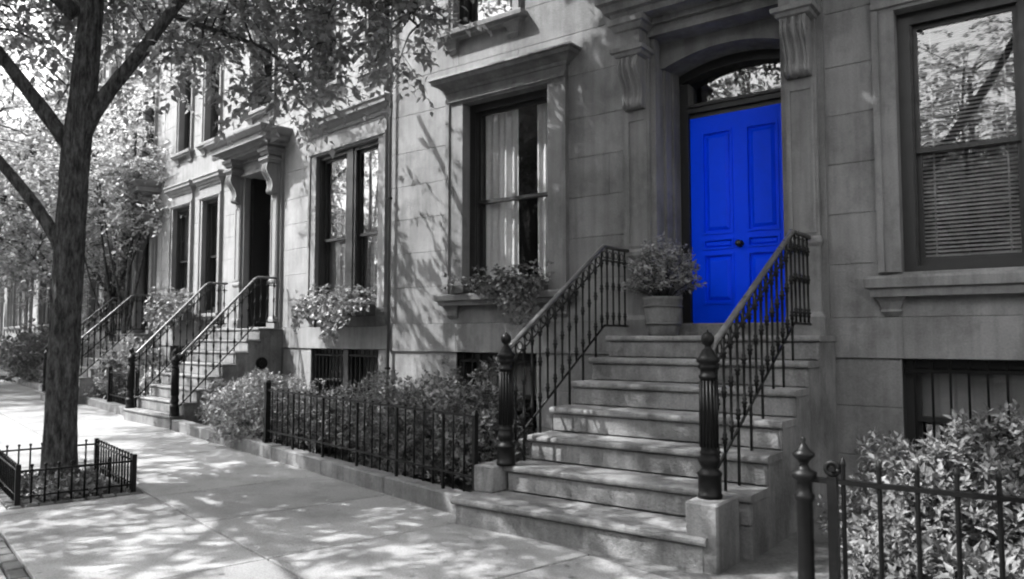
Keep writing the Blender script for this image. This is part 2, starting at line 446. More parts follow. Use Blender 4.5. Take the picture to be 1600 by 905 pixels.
def window(house, x0, x1, z0, z1, fill='curtain', wood='wood', muntin=False, fw=.085, y=.10, meet=.5, seed=0, gaps=None):
    m = MB()
    m.box(x0, x0 + fw, y, y + .16, z0, z1); m.box(x1 - fw, x1, y, y + .16, z0, z1)
    m.box(x0 + fw, x1 - fw, y, y + .16, z1 - fw * 1.1, z1); m.box(x0 + fw, x1 - fw, y - .02, y + .16, z0, z0 + .05)
    m.box(x0 + fw - .02, x0 + fw + .012, y + .02, y + .058, z0 + .05, z1 - fw * 1.1); m.box(x1 - fw - .012, x1 - fw + .02, y + .02, y + .058, z0 + .05, z1 - fw * 1.1)
    w = m.build('window', wood, house)
    a, b, zb, zt = x0 + fw, x1 - fw, z0 + .05, z1 - fw * 1.1
    zm = zb + (zt - zb) * meet; s = .045
    for (c, d, yy, bot) in ((zm - .02, zt, y + .06, .04), (zb, zm + .02, y + .102, .075)):
        f = MB().box(a, a + s, yy, yy + .04, c, d).box(b - s, b, yy, yy + .04, c, d)
        f.box(a + s, b - s, yy, yy + .04, c, c + bot).box(a + s, b - s, yy, yy + .04, d - .04, d)
        if muntin: f.box((a + b) / 2 - .012, (a + b) / 2 + .012, yy + .006, yy + .034, c + bot, d - .04)
        f.build('sash', wood, w)
        MB().box(a + s - .004, b - s + .004, yy + .017, yy + .023, c + bot - .004, d - .036).build('pane', 'glass', w)
    if fill == 'curtain':
        W = b - a
        for k, (p, q) in enumerate(gaps or ((0, .42), (.68, 1))): curtain('curtain', a + W * p + .005, a + W * q - .005, z0 + .06, z1 - .03, y + .19, w, seed + k)
        if not gaps: pass
    elif fill == 'full': curtain('curtain', a, b, z0 + .06, z1 - .03, y + .19, w, seed, 'curtain_b')
    elif fill == 'blind':
        bl = MB(); z = zb + .05
        while z < zt - .02:
            bl.add([(a + .01, y + .18, z), (b - .01, y + .18, z), (b - .01, y + .204, z + .022), (a + .01, y + .204, z + .022),
                    (a + .01, y + .181, z - .0015), (b - .01, y + .181, z - .0015), (b - .01, y + .205, z + .0205), (a + .01, y + .205, z + .0205)],
                   [(0, 1, 2, 3), (7, 6, 5, 4), (0, 4, 5, 1), (2, 6, 7, 3)]); z += .034
        for xx in (a + .12, b - .12): bl.box(xx, xx + .012, y + .176, y + .178, zb + .03, zt)
        bl.build('blind', 'blind', w)['kind'] = 'stuff'
    elif fill == 'shade':
        MB().box(a, b, y + .17, y + .176, zb + (zt - zb) * .45, zt).build('roller_shade', 'blind', w)
    return w

def surround(house, x0, x1, z0, z1, stone, w=.2, proud=.045, cornice=None, sill=None, frieze=.25, wl=None, wr=None):
    wl = wl or w; wr = wr or w
    m = MB()
    # stepped architrave on both sides and over the head
    for (p, q) in ((x0 - wl, x0 + .003), (x1 - .003, x1 + wr)):
        m.box(p, q, -proud, .098, z0, z1 + .02)
    m.box(x0 - wl, x0 - wl + .05, -proud - .022, -proud, z0, z1 + .02); m.box(x1 + wr - .05, x1 + wr, -proud - .022, -proud, z0, z1 + .02)
    m.box(x0 - wl, x1 + wr, -proud - .004, .098, z1 - .003, z1 + frieze)
    m.box(x0 - wl, x1 + wr, -proud - .03, -proud - .005, z1 + .03, z1 + .075)
    m.build('architrave', stone, house)
    if cornice:
        zt, pr = cornice; zb = z1 + frieze + .0005
        h = zt - zb
        MB().ring(x0 - wl, x1 + wr, -proud - .006, .05, [(zb, .015), (zb + h * .2, .03), (zb + h * .25, .05), (zb + h * .45, pr * .55), (zb + h * .55, pr * .8), (zb + h * .8, pr * .85), (zb + h * .85, pr), (zt - .012, pr), (zt, pr * .97)]).build('window_hood', stone, house)
    if sill:
        zt, th, pr = sill
        MB().ring(x0 - wl, x1 + wr, -.045, .12, [(zt - th, pr * .55), (zt - th * .62, pr * .62), (zt - th * .55, pr * .95), (zt - th * .12, pr), (zt, pr * .96)]).build('window_sill', stone, house)
        for xx in (x0 - wl + .02, x1 + wr - .16):
            MB().ring(xx, xx + .14, -.03, .02, [(zt - th - .16, -.02), (zt - th - .12, .012), (zt - th - .10, .0), (zt - th - .04, .02), (zt - th - .001, .05)]).build('sill_bracket', stone, house)

def grille(house, x0, x1, z0, z1, n, y=.03):
    g = MB().box(x0, x1, y, y + .03, z1 - .10, z1 - .07).build('window_grille', 'iron', house)
    MB().box(x0, x1, y, y + .03, z0 + .06, z0 + .09).build('bottom_bar', 'iron', g)
    bm_ = MB().box(-.009, .009, -.009, .009, z0, z1).mesh('bar')
    for i in range(n):
        put('bar', bm_, 'iron', g, (x0 + (x1 - x0) * (i + .5) / n, y + .015, 0))

def console(house, xc, w, ztop, zbot, ybase, proj, stone):
    h = ztop - zbot
    def prof(k, inset=0):
        pts = [(ybase + .03, ztop), (ybase - proj * k + inset, ztop)]
        for t, p in ((.06, 1.0), (.14, 1.06), (.24, 1.04), (.34, .92), (.45, .72), (.56, .55), (.68, .46), (.78, .46), (.84, .52), (.90, .55), (.95, .50), (.985, .38), (1.0, .2)):
            pts.append((ybase - proj * p * k + inset, ztop - h * t))
        pts.append((ybase + .03, zbot)); return pts
    m = MB().prism(prof(1.0), xc - w / 2, xc + w / 2)
    for k in (-.32, 0, .32): m.prism(prof(1.12), xc + k * w - w * .085, xc + k * w + w * .085, True)
    for k in (-.5, .5): m.prism(prof(1.15), xc + k * w * .96 - .012, xc + k * w * .96 + .012, True)
    # roll at the foot and scroll eye on the sides
    v = m
    for (zc, yc, r) in ((ztop - h * .14, ybase - proj * .78, h * .10), (ztop - h * .9, ybase - proj * .32, h * .06)):
        poly = [(yc + r * math.cos(a * math.pi / 8), zc + r * math.sin(a * math.pi / 8)) for a in range(16)]
        v.prism(poly, xc - w / 2 - .014, xc + w / 2 + .014)
    m.build('console_bracket', stone, house)

def doorway(house, x0, x1, zs, stone, pil=.27, ztop=4.45, zcon=(4.22, 3.72), zcap=4.62, zcor=5.05, proj=.46, con_w=.25, pedi=True):
    """pilasters, consoles, frieze and hood of an entrance; opening x0..x1"""
    yp = -.10
    for (p, q) in ((x0 - pil, x0 + .003), (x1 - .003, x1 + pil)):
        m = MB().box(p, q, yp, .10, zs, zcap)
        m.box(p - .05, p - .0005, yp + .05, .05, zs, zcap); m.box(q + .0005, q + .05, yp + .05, .05, zs, zcap)
        # raised margin of a sunk panel
        for (a, b, c, d) in ((p + .02, p + .05, zs + .9, zcon[1] - .08), (q - .05, q - .02, zs + .9, zcon[1] - .08), (p + .0505, q - .0505, zs + .9, zs + .93), (p + .0505, q - .0505, zcon[1] - .11, zcon[1] - .08)):
            m.box(a, b, yp - .012, yp, c, d)
        m.ring(p, q, yp - .002, .03, [(zs - .001, .03), (zs + .16, .03), (zs + .2, .004), (zs + .205, .0)])
        m.ring(p, q, yp - .002, .03, [(zs + .78, .002), (zs + .81, .02), (zs + .85, .02), (zs + .87, .002)])
        m.build('pilaster', stone, house)
        xc = (p + q) / 2
        console(house, xc, con_w * .82, zcon[0], zcon[1], yp, .17, stone)
        MB().ring(xc - con_w / 2, xc + con_w / 2, yp - .17, .03, [(zcon[0] + .001, -.01), (zcon[0] + .02, .02), (zcon[0] + .05, .03), (zcon[0] + .06, .055), (zcon[0] + .10, .06), (zcon[0] + .105, .0), (zcap - .13, .0), (zcap - .12, .025), (zcap - .07, .05), (zcap - .06, .075), (zcap - .001, .08)]).build('console_block', stone, house)
    m = MB().box(x0 + .0035, x1 - .0035, yp + .02, .30, ztop - .008, zcap)      # frieze between the consoles
    m.box(x0 + .0005, x1 - .0005, yp - .01, yp + .0195, ztop - .004, ztop + .05).box(x0 + .0005, x1 - .0005, yp - .03, yp + .02, zcap - .06, zcap)
    m.build('frieze', stone, house)
    h = zcor - zcap
    MB().ring(x0 - pil + .02, x1 + pil - .02, yp - .17, .02, [(zcap + .001, .04), (zcap + h * .12, .06), (zcap + h * .15, .11), (zcap + h * .3, .13), (zcap + h * .34, proj - .29), (zcap + h * .62, proj - .28), (zcap + h * .66, proj - .25), (zcap + h * .9, proj - .19), (zcor, proj - .185)]).build('hood', stone, house)
    if pedi:
        xa, xb = x0 - pil - .22, x1 + pil + .22; xm = (xa + xb) / 2; rise = .62
        m = MB(); z = zcor + .002
        m.add([(xa + .05, yp - .1, z), (xb - .05, yp - .1, z), (xm, yp - .1, z + rise - .05), (xa + .05, .02, z), (xb - .05, .02, z), (xm, .02, z + rise - .05)], [(0, 1, 2), (5, 4, 3), (0, 3, 4, 1), (1, 4, 5, 2), (2, 5, 3, 0)])
        for sgn in (0, 1):
            A, B = ((xa, z), (xm, z + rise)) if sgn == 0 else ((xb, z), (xm, z + rise))
            dz = .17
            m.add([(A[0], yp - .40, A[1]), (B[0], yp - .40, B[1]), (B[0], yp - .40, B[1] + dz), (A[0], yp - .40, A[1] + dz * .9),
                   (A[0], .02, A[1]), (B[0], .02, B[1]), (B[0], .02, B[1] + dz), (A[0], .02, A[1] + dz * .9)],
                  [(0, 1, 2, 3), (7, 6, 5, 4), (3, 2, 6, 7), (0, 4, 5, 1), (0, 3, 7, 4), (1, 5, 6, 2)])
        m.build('pediment', stone, house)

# ---- house with the blue door (its facade is the plane y = 0)
HA = thing('town_house', 'grey stone town house with the blue front door', 'house')
XA0, XA1 = -7.27, 5.2
opA = [(-3.50, -2.14, 1.10, 4.45, 'door'),
       (-6.02, -4.77, 1.93, 4.25), (-1.25, -.28, 1.95, 4.17), (1.3, 2.35, 1.95, 4.17),
       (-6.13, -4.95, .25, 1.232), (-1.27, -.2, .25, 1.232), (1.3, 2.35, .25, 1.232),
       (-6.20, -5.27, 5.17, 7.3), (-3.35, -2.3, 6.1, 7.9), (-1.25, -.3, 5.35, 7.4), (1.3, 2.3, 5.35, 7.4)]
facade(HA, XA0, XA1, opA, 'stone_a', seed=3)
window(HA, -6.02, -4.77, 1.94, 4.25, 'curtain', meet=.49, gaps=((0, .47), (.74, 1)), seed=2)
surround(HA, -6.02, -4.77, 1.93, 4.25, 'trim_a', w=.25, cornice=(4.575, .17), sill=(1.925, .135, .12), frieze=.16)
window(HA, -1.25, -.28, 1.955, 4.17, 'blind', meet=.475, fw=.10)
surround(HA, -1.25, -.28, 1.95, 4.17, 'trim_a', w=.17, proud=.03, cornice=(4.7, .17), sill=(1.915, .17, .10), frieze=.2)
window(HA, 1.3, 2.35, 1.955, 4.17, 'blind', fw=.10); surround(HA, 1.3, 2.35, 1.95, 4.17, 'trim_a', w=.17, proud=.03, cornice=(4.7, .17), sill=(1.915, .17, .10), frieze=.2)
for (a, b) in ((-6.13, -4.95), (-1.27, -.2), (1.3, 2.35)):
    window(HA, a, b, .25, 1.228, 'shade', meet=.5, fw=.06, y=.12); grille(HA, a + .02, b - .02, .26, 1.22, 9 if a < -1.3 else 8)
for (a, b, c, d) in ((-6.20, -5.27, 5.17, 7.3), (-3.35, -2.3, 6.1, 7.9), (-1.25, -.3, 5.35, 7.4), (1.3, 2.3, 5.35, 7.4)):
    window(HA, a, b, c + .01, d, 'full' if a < -5 else 'curtain', seed=9); surround(HA, a, b, c, d, 'trim_a', w=.10, proud=.03, cornice=(d + .35, .15), sill=(c - .005, .10, .10), frieze=.15)
doorway(HA, -3.50, -2.14, 1.426, 'trim_a')
# recessed porch: reveals, soffit, arched panel, frame, transom and the blue door
YD = .55
m = MB()
m.box(-3.515, -3.492, .102, YD + .1, 1.42, 4.449); m.box(-2.148, -2.125, .102, YD + .1, 1.42, 4.449)
m.box(-3.4915, -3.462, .22, YD + .1, 1.42, 4.44); m.box(-2.178, -2.1485, .22, YD + .1, 1.42, 4.44)
m.box(-3.4605, -3.44, .36, YD + .1, 1.42, 4.43)
m.box(-3.52, -2.12, .342, YD + .25, 4.456, 4.6)
m.build('porch_reveal', 'trim_a', HA)
xl, xr = -3.44, -2.18; xm = (xl + xr) / 2
def archz(x, zs_, rise, half): return zs_ + rise * (1 - ((x - xm) / half) ** 2)
def arch_band(x0, x1, zlo, zhi, y0, y1, n=24):     # solid between two curves
    m = MB(); v = []; f = []
    for i in range(n + 1):
        x = x0 + (x1 - x0) * i / n
        a, b = zlo(x), zhi(x)
        v += [(x, y0, a), (x, y0, b), (x, y1, a), (x, y1, b)]
    for i in range(n):
        a = i * 4; b = a + 4
        f += [(a, b, b + 1, a + 1), (b + 2, a + 2, a + 3, b + 3), (a, a + 2, b + 2, b), (a + 1, b + 1, b + 3, a + 3)]
    f += [(0, 1, 3, 2), (n * 4, n * 4 + 2, n * 4 + 3, n * 4 + 1)]
    m.add(v, f); return m
H = (xr - xl) / 2
arch_band(-3.4918, -2.1482, lambda x: archz(max(xl, min(xr, x)), 4.19, .12, H) + .002, lambda x: 4.455, .16, YD + .1).build('arch_panel', 'trim_a', HA)
arch_band(xl + .002, xr - .002, lambda x: archz(x, 4.10, .11, H), lambda x: archz(x, 4.19, .12, H), YD - .05, YD + .1).build('arch_frame', 'wood', HA)
m = MB().box(xl + .002, -3.345, YD - .04, YD + .1, 1.55, 4.10).box(-2.285, xr - .002, YD - .04, YD + .1, 1.55, 4.10)
m.box(-3.345, -2.285, YD - .04, YD + .1, 3.775, 3.86).box(-3.345, -2.285, YD - .065, YD - .04, 3.83, 3.86).box(-3.345, -2.285, YD + .01, YD + .1, 3.725, 3.775)
m.build('door_frame', 'wood', HA)
arch_band(-3.345, -2.285, lambda x: 3.861, lambda x: archz(x, 4.095, .11, H), YD + .03, YD + .036).build('transom_pane', 'glass', HA)
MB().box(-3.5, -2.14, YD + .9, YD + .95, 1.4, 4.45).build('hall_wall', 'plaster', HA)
door = MB().box(-3.343, -2.287, YD + .022, YD + .06, 1.553, 3.724)
# stiles and rails proud of the sunk fields
cx = -2.815; st = [(-3.343, -3.215), (-2.885, -2.745), (-2.415, -2.287)]
for a, b in st: door.box(a, b, YD, YD + .022, 1.553, 3.724)
for (a, b) in ((-3.215, -2.885), (-2.745, -2.415)):
    for (c, d) in ((1.553, 1.75), (2.275, 2.315), (2.43, 2.475), (3.56, 3.724)): door.box(a, b, YD, YD + .022, c, d)
door_o = door.build('door', 'blue', HA); door_o['label'] = 'bright blue panelled front door'
for (a, b) in ((-3.215, -2.885), (-2.745, -2.415)):
    for (c, d) in ((1.75, 2.275), (2.315, 2.43), (2.475, 3.56)):
        g = .045 if d - c > .2 else .025
        p = MB().ring(a + g, b - g, YD + .016, YD + .0225, [(c + g, 0), (d - g, 0)])
        # bolection moulding around the field
        for (e, f_, h, i) in ((a, a + .022, c, d), (b - .022, b, c, d), (a + .022, b - .022, c, c + .022), (a + .022, b - .022, d - .022, d)):
            p.ring(e, f_, YD - .014, YD + .011, [(h, 0), (i, 0)])
        # chamfered raised field
        p.add([(a + g, YD + .016, c + g), (b - g, YD + .016, c + g), (b - g, YD + .016, d - g), (a + g, YD + .016, d - g),
               (a + g * 1.7, YD - .004, c + g * 1.7), (b - g * 1.7, YD - .004, c + g * 1.7), (b - g * 1.7, YD - .004, d - g * 1.7), (a + g * 1.7, YD - .004, d - g * 1.7)],
              [(0, 1, 5, 4), (1, 2, 6, 5), (2, 3, 7, 6), (3, 0, 4, 7), (4, 5, 6, 7)])
        p.build('door_panel', 'blue', door_o)
k = MB().lathe([(.0, 0), (.034, 0), (.034, .012), (.014, .016), (.013, .04), (.03, .05), (.036, .065), (.032, .08), (.015, .088), (0, .089)], 14)
ko = k.build('door_knob', 'brass', door_o, (cx, YD - .0005, 2.357)); ko.rotation_euler = (R(90), 0, 0)
MB().cbox(-3.5, -2.14, .05, YD + .1, 1.40, 1.548, .012).build('threshold', 'step', HA)
# dark tube added for the shadow gap where the two houses meet
dp = thing('shadow_gap_tube', 'thin dark tube added for the shadow gap at the corner of the two houses', 'gap_line')
m = MB().tube([(-7.25, -.058, .05), (-7.25, -.058, 10.2)], .018, 10); m.build('gap_line', 'wood_b', dp)
for z in (1.0, 3.2, 5.4, 7.6): MB().box(-7.28, -7.22, -.085, -.0355, z, z + .03).build('gap_line_bracket', 'iron', dp)

# ---- stoop
stoop = thing('stoop', 'worn stone stoop leading up to the blue door', 'steps')
Rr, T = .2035, .322; YL = -.563
def fronty(k): return YL - T * (7 - k) - (.10 if k == 1 else 0)
xl_, xr_ = -3.75, -1.77
for k in range(1, 8):
    yb = fronty(k + 1) + .02 if k < 7 else -.037
    a, b = (xl_, xr_)
    if k == 1: a, b = -3.93, -1.90
    if k == 7: yb = -.037
    z0, z1 = Rr * (k - 1), Rr * k
    # riser block with a rounded nosing slab above
    m = MB(); m.cbox(a + .02, b - .02, fronty(k) + .03, yb + .25 if k < 7 else yb, z0 - .06 if k == 1 else z0 + .001, z1 - .05, .01)
    n = .024; yf = fronty(k)
    m.prism([(yb if k < 7 else -.037, z1 - .0495), (yf + .012, z1 - .0495), (yf + .003, z1 - .042), (yf, z1 - .028), (yf + .003, z1 - .012), (yf + .013, z1 - .003), (yf + .03, z1), (yb if k < 7 else -.037, z1)], a, b)
    m.build('step', 'step', stoop)
for (xa, xb) in ((xl_ + .06, xl_ + .3), (xr_ - .3, xr_ - .012)):     # solid cheek under the steps
    poly = [(-.037, -.05), (-.037, Rr * 7 - .055)]
    for k in range(7, 1, -1): poly += [(fronty(k) + .05, Rr * k - .055), (fronty(k) + .05, Rr * (k - 1) - .055)]
    poly = poly[:-1] + [(fronty(2) + .05, -.05)]
    MB().prism(poly[::-1], xa, xb).build('side_wall', 'step', stoop)
MB().cbox(-2.045, -1.835, -2.56, -2.2, -.05, .407, .012).build('newel_block', 'step', stoop)
MB().cbox(-3.95, -3.76, -2.30, -2.02, .20, .407, .012).build('newel_block', 'step', stoop)

NEWEL = [(.085, 0), (.085, .025), (.08, .03), (.08, .135), (.085, .14), (.085, .155), (.066, .17), (.055, .185), (.068, .205), (.074, .225), (.074, .245), (.06, .265), (.064, .275), (.066, .285), (.060, .295), (.060, .30), (.056, .74), (.066, .745), (.068, .76), (.056, .77), (.056, .80), (.068, .805), (.07, .82), (.062, .835), (.078, .845), (.082, .865), (.064, .885), (.036, .925), (.024, .935), (.022, .95), (.04, .962), (.047, .985), (.044, 1.01), (.028, 1.03), (.008, 1.037), (.005, 1.05), (0, 1.052)]
BAL_N = 6
def baluster(h, knob=True):
    r = .0105; p = [(r, 0)]
    for c in ((.12, .5, .82) if knob else (.2,)):
        z = h * c; p += [(r, z - .04), (.019, z - .028), (.014, z - .012), (.027, z), (.014, z + .012), (.019, z + .028), (r, z + .04)]
    p.append((r, h)); return MB().lathe(p, BAL_N).mesh('baluster')
def railing(name, label, x, yn, zn, ztop_b, yc, ye, zl, parent_xform=None, group=None, scale=1.0, hr='rail', nbal=13, tread=None, thick=1.0):
    """newel at (x, yn, zn); sloping rail up to the corner at (x, yc); level rail on to the wall at ye; landing height zl"""
    rt = thing(name, label, 'railing', (0, 0, 0) if not parent_xform else parent_xform[0], 0 if not parent_xform else parent_xform[1], group)
    nm = MB().lathe([(r * scale * .9, zn + z * scale) for r, z in NEWEL], 24, (x, yn))
    for a in range(14):
        ca, sa = math.cos(a * math.pi / 7), math.sin(a * math.pi / 7)
        nm.tube([(x + ca * .053, yn + sa * .053, zn + .315), (x + ca * .05, yn + sa * .05, zn + .73)], .0085, 5)
    nm.build('newel_post', 'iron', rt)
    top0 = zn + .93 * scale; top1 = zl + .86
    y0 = yn + .06
    MB().tube([(x, y0 - .03, top0 - .03), (x, y0 + .04, top0 + .03), (x, yc - .06, top1 - .035), (x, yc, top1), (x, yc + .05, top1), (x, ye, top1)], .024 * thick, 10, True, .8).build('handrail', hr, rt)
    bt0 = zn + .13; bt1 = zl + .10
    MB().tube([(x, y0, bt0), (x, yc, bt1), (x, ye, bt1)], .011 * thick, 6).build('bottom_rail', 'iron', rt)
    MB().tube([(x, y0, top0 - .13), (x, yc, top1 - .13), (x, ye, top1 - .13)], .008 * thick, 6).build('upper_bar', 'iron', rt)
    def zt(y): return top1 if y >= yc else top0 + (top1 - top0) * (y - y0) / (yc - y0)
    def zb(y): return bt1 if y >= yc else bt0 + (bt1 - bt0) * (y - y0) / (yc - y0)
    hs = {}
    n1 = nbal; sp = (yc - y0) / n1
    ys = [y0 + sp * (i + .6) for i in range(n1)]; n2 = max(2, int((ye - yc) / (sp * .95)))
    ys += [yc + (ye - yc) * (i + .5) / n2 for i in range(n2)]
    for i, y in enumerate(ys):
        h = round(zt(y) - zb(y), 2)
        if h not in hs: hs[h] = baluster(h)
        put('baluster', hs[h], 'iron', rt, (x, y, zb(y)))
        if tread and y < yc and tread(y) < zb(y) - .01 and i % 2 == 1: MB().box(x - .008, x + .008, y - .008, y + .008, tread(y) - .005, zb(y)).build('baluster_foot', 'iron', rt)
        # small scroll rings between the balusters
        if h > .5:
            r_ = sp * .30; zc = zt(y) - .065; yc2 = y + sp * .5
            if y + sp < ye: MB().tube([(x, yc2 + r_ * math.cos(a * math.pi / 5), zt(yc2) - .075 + r_ * math.sin(a * math.pi / 5)) for a in range(11)], .005, 4).build('scroll', 'iron', rt)
    return rt
def tread_a(y): return max([Rr * k for k in range(1, 8) if fronty(k) + .03 <= y] + [Rr])
railing('stair_railing', 'black iron stair railing on the far side of the blue-door stoop', -3.74, -2.15, .407, 0, -.60, -.13, 1.4245, nbal=13, tread=tread_a)
railing('stair_railing', 'black iron stair railing on the near side of the blue-door stoop', -1.955, -2.38, .407, 0, -.60, -.13, 1.4245, nbal=14, tread=tread_a)

# ---- second house, set back and turned with the street
QB = Vector((-11.2, 1.25, 0)); AB = -R(8)
HB = thing('town_house', 'pale sunlit town house with the dark front door', 'house', QB, AB)
opB = [(-1.50, -.32, 1.2, 4.45, 'door'), (1.10, 2.86, 1.85, 4.38), (-3.34, -2.60, 1.9, 4.22), (-4.86, -3.98, 1.9, 4.22),
       (.96, 2.84, .25, 1.232), (-3.4, -2.5, .4, 1.232), (-4.9, -4.0, .4, 1.232),
       (.85, 1.62, 5.5, 7.5), (2.5, 3.15, 5.45, 7.5), (-3.38, -2.70, 5.4, 7.4), (-4.72, -4.08, 5.4, 7.4), (-1.3, -.5, 5.6, 7.6),
       (.85, 1.62, 8.3, 9.9), (2.5, 3.15, 8.3, 9.9), (-3.38, -2.70, 8.3, 9.9), (-4.72, -4.08, 8.3, 9.9), (-1.3, -.5, 8.3, 9.9)]
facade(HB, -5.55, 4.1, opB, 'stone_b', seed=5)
window(HB, 1.10, 1.95, 1.86, 4.38, 'full', seed=4, muntin=False, fw=.06, meet=.45, y=.015); window(HB, 2.10, 2.86, 1.86, 4.38, 'full', seed=5, fw=.06, meet=.45, y=.015)
MB().box(1.9505, 2.0995, .0, .18, 1.86, 4.38).build('mullion', 'wood', HB)
surround(HB, 1.10, 2.86, 1.85, 4.38, 'trim_b', w=.2, proud=.06, cornice=(4.95, .16), sill=(1.84, .12, .12), frieze=.32)
MB().box(1.09, 1.10, -.068, -.0645, 4.46, 4.69).build('frieze_joint', 'core', HB)
for (a, b) in ((-3.34, -2.60), (-4.86, -3.98)):
    window(HB, a, b, 1.91, 4.22, 'full', seed=int(-a * 3), fw=.06, muntin=True, y=.05); surround(HB, a, b, 1.9, 4.22, 'trim_b', w=.13, cornice=(4.7, .13), sill=(1.89, .12, .10), frieze=.25)
window(HB, .96, 1.86, .25, 1.228, 'shade', fw=.06, y=.12); window(HB, 2.0, 2.84, .25, 1.228, 'shade', fw=.06, y=.12)
MB().box(1.8605, 1.9995, .02, .3, .25, 1.23).build('mullion', 'wood', HB)
grille(HB, .98, 1.85, .26, 1.22, 8); grille(HB, 2.01, 2.82, .26, 1.22, 7)
for (a, b) in ((-3.4, -2.5), (-4.9, -4.0)): window(HB, a, b, .4, 1.228, 'shade', fw=.06)
for o in opB[7:]:
    window(HB, o[0], o[1], o[2] + .01, o[3], 'full', seed=int(o[0] * 7), fw=.06, muntin=True, wood='wood' if o[0] < 0 else 'wood_b', y=.14)
    surround(HB, o[0], o[1], o[2], o[3], 'trim_b', w=.10, proud=.03, sill=(o[2] - .005, .10, .09), frieze=.18, cornice=(o[3] + .34, .12))
doorway(HB, -1.50, -.32, 1.57, 'trim_b', pil=.22, ztop=4.42, zcon=(4.45, 3.93), zcap=4.72, zcor=5.04, proj=.52, con_w=.22, pedi=False)
def plain_door(house, x0, x1, z0, z1, y=.42):
    MB().box(x0, x0 + .11, .1, y + .1, z0, z1).box(x1 - .11, x1, .1, y + .1, z0, z1).box(x0 + .11, x1 - .11, .34, y + .1, z1 - .08, z1).build('porch_reveal', 'wood', house)
    d = MB().box(x0 + .11, x1 - .11, y + .01, y + .06, z0, z1 - .85)
    for a, b in ((x0 + .11, x0 + .22), ((x0 + x1) / 2 - .05, (x0 + x1) / 2 + .05), (x1 - .22, x1 - .11)): d.box(a, b, y - .004, y + .01, z0, z1 - .85)
    for c in (z0, z0 + .9, z1 - 1.0): d.box(x0 + .22, (x0 + x1) / 2 - .05, y - .004, y + .01, c, c + .14); d.box((x0 + x1) / 2 + .05, x1 - .22, y - .004, y + .01, c, c + .14)
    do = d.build('door', 'doordark', house)
    MB().lathe([(0, 0), (.03, 0), (.03, .03), (0, .05)], 10).build('door_knob', 'brass', do, ((x0 + x1) / 2, y - .03, z0 + 1.0))
    MB().box(x0 + .11, x1 - .11, y - .01, y + .06, z1 - .85, z1 - .78).build('transom_bar', 'wood_b', house)
    MB().box(x0 + .11, x1 - .11, y + .02, y + .026, z1 - .779, z1 - .081).build('transom_pane', 'glass', house)
    MB().cbox(x0, x1, .02, y + .1, z0 - .15, z0 - .001, .01).build('threshold', 'step', house)
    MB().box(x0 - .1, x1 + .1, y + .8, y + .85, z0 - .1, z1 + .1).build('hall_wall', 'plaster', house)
plain_door(HB, -1.50, -.32, 1.6, 4.42)
pl = MB().box(-3.0, -2.62, -.02, .0, 5.0, 5.2)
for i in range(4): pl.box(-2.97 + i * .09, -2.91 + i * .09, -.03, -.0201, 5.03, 5.17)
pl.build('vent_plate', 'wood_b', HB)
def small_stoop(label, xf, x0, x1, zl, yfront, n, stone, rail_labels, medallion=False):
    st_ = thing('stoop', label, 'steps', xf[0], xf[1])
    r = zl / n; land = -.48; t = (land - yfront) / (n - 1)
    for k in range(1, n + 1):
        yf = land - t * (n - k); yb = yf + t + .2 if k < n else -.04
        m = MB().cbox(x0 + .01, x1 - .01, yf + .02, yb, r * (k - 1) + .001 - (.05 if k == 1 else 0), r * k - .04, .008)
        m.cbox(x0, x1, yf, min(yb, yf + t + .03) if k < n else -.04, r * k - .0395, r * k, .01); m.build('step', stone, st_)
    poly = [(-.04, -.05), (-.04, zl - .045)]
    for k in range(n, 1, -1): poly += [(land - t * (n - k) + .04, r * k - .045), (land - t * (n - k) + .04, r * (k - 1) - .045)]
    poly = poly[:-1] + [(land - t * (n - 2) + .04, -.05)]
    MB().prism(poly[::-1], x1 - .2, x1 - .009).build('side_wall', stone, st_); MB().prism(poly[::-1], x0 + .009, x0 + .2).build('side_wall', stone, st_)
    if medallion:
        m = MB(); m.prism([(-.42 + .1 * math.cos(a * math.pi / 10), .98 + .1 * math.sin(a * math.pi / 10)) for a in range(20)], x1 - .01, x1 + .02)
        m.prism([(-.42 + .05 * math.cos(a * math.pi / 6), .98 + .05 * math.sin(a * math.pi / 6)) for a in range(12)], x1 + .02, x1 + .035); m.build('vent_medallion', 'iron', st_)
    for (xx, lb) in ((x0 + .06, rail_labels[0]), (x1 - .06, rail_labels[1])):
        railing('stair_railing', lb, xx, yfront + .10, r, 0, land, -.13, zl, parent_xform=xf, nbal=11, thick=1.1, tread=lambda y: max([r * k for k in range(1, n + 1) if land - t * (n - k) + .02 <= y] + [r]))
    return st_
small_stoop('steep stone stoop leading up to the dark front door', (QB, AB), -1.97, .07, 1.57, -1.92, 8, 'step',
            ('far iron railing of the dark-door stoop with pale handrail', 'near iron railing of the dark-door stoop with pale handrail'), True)

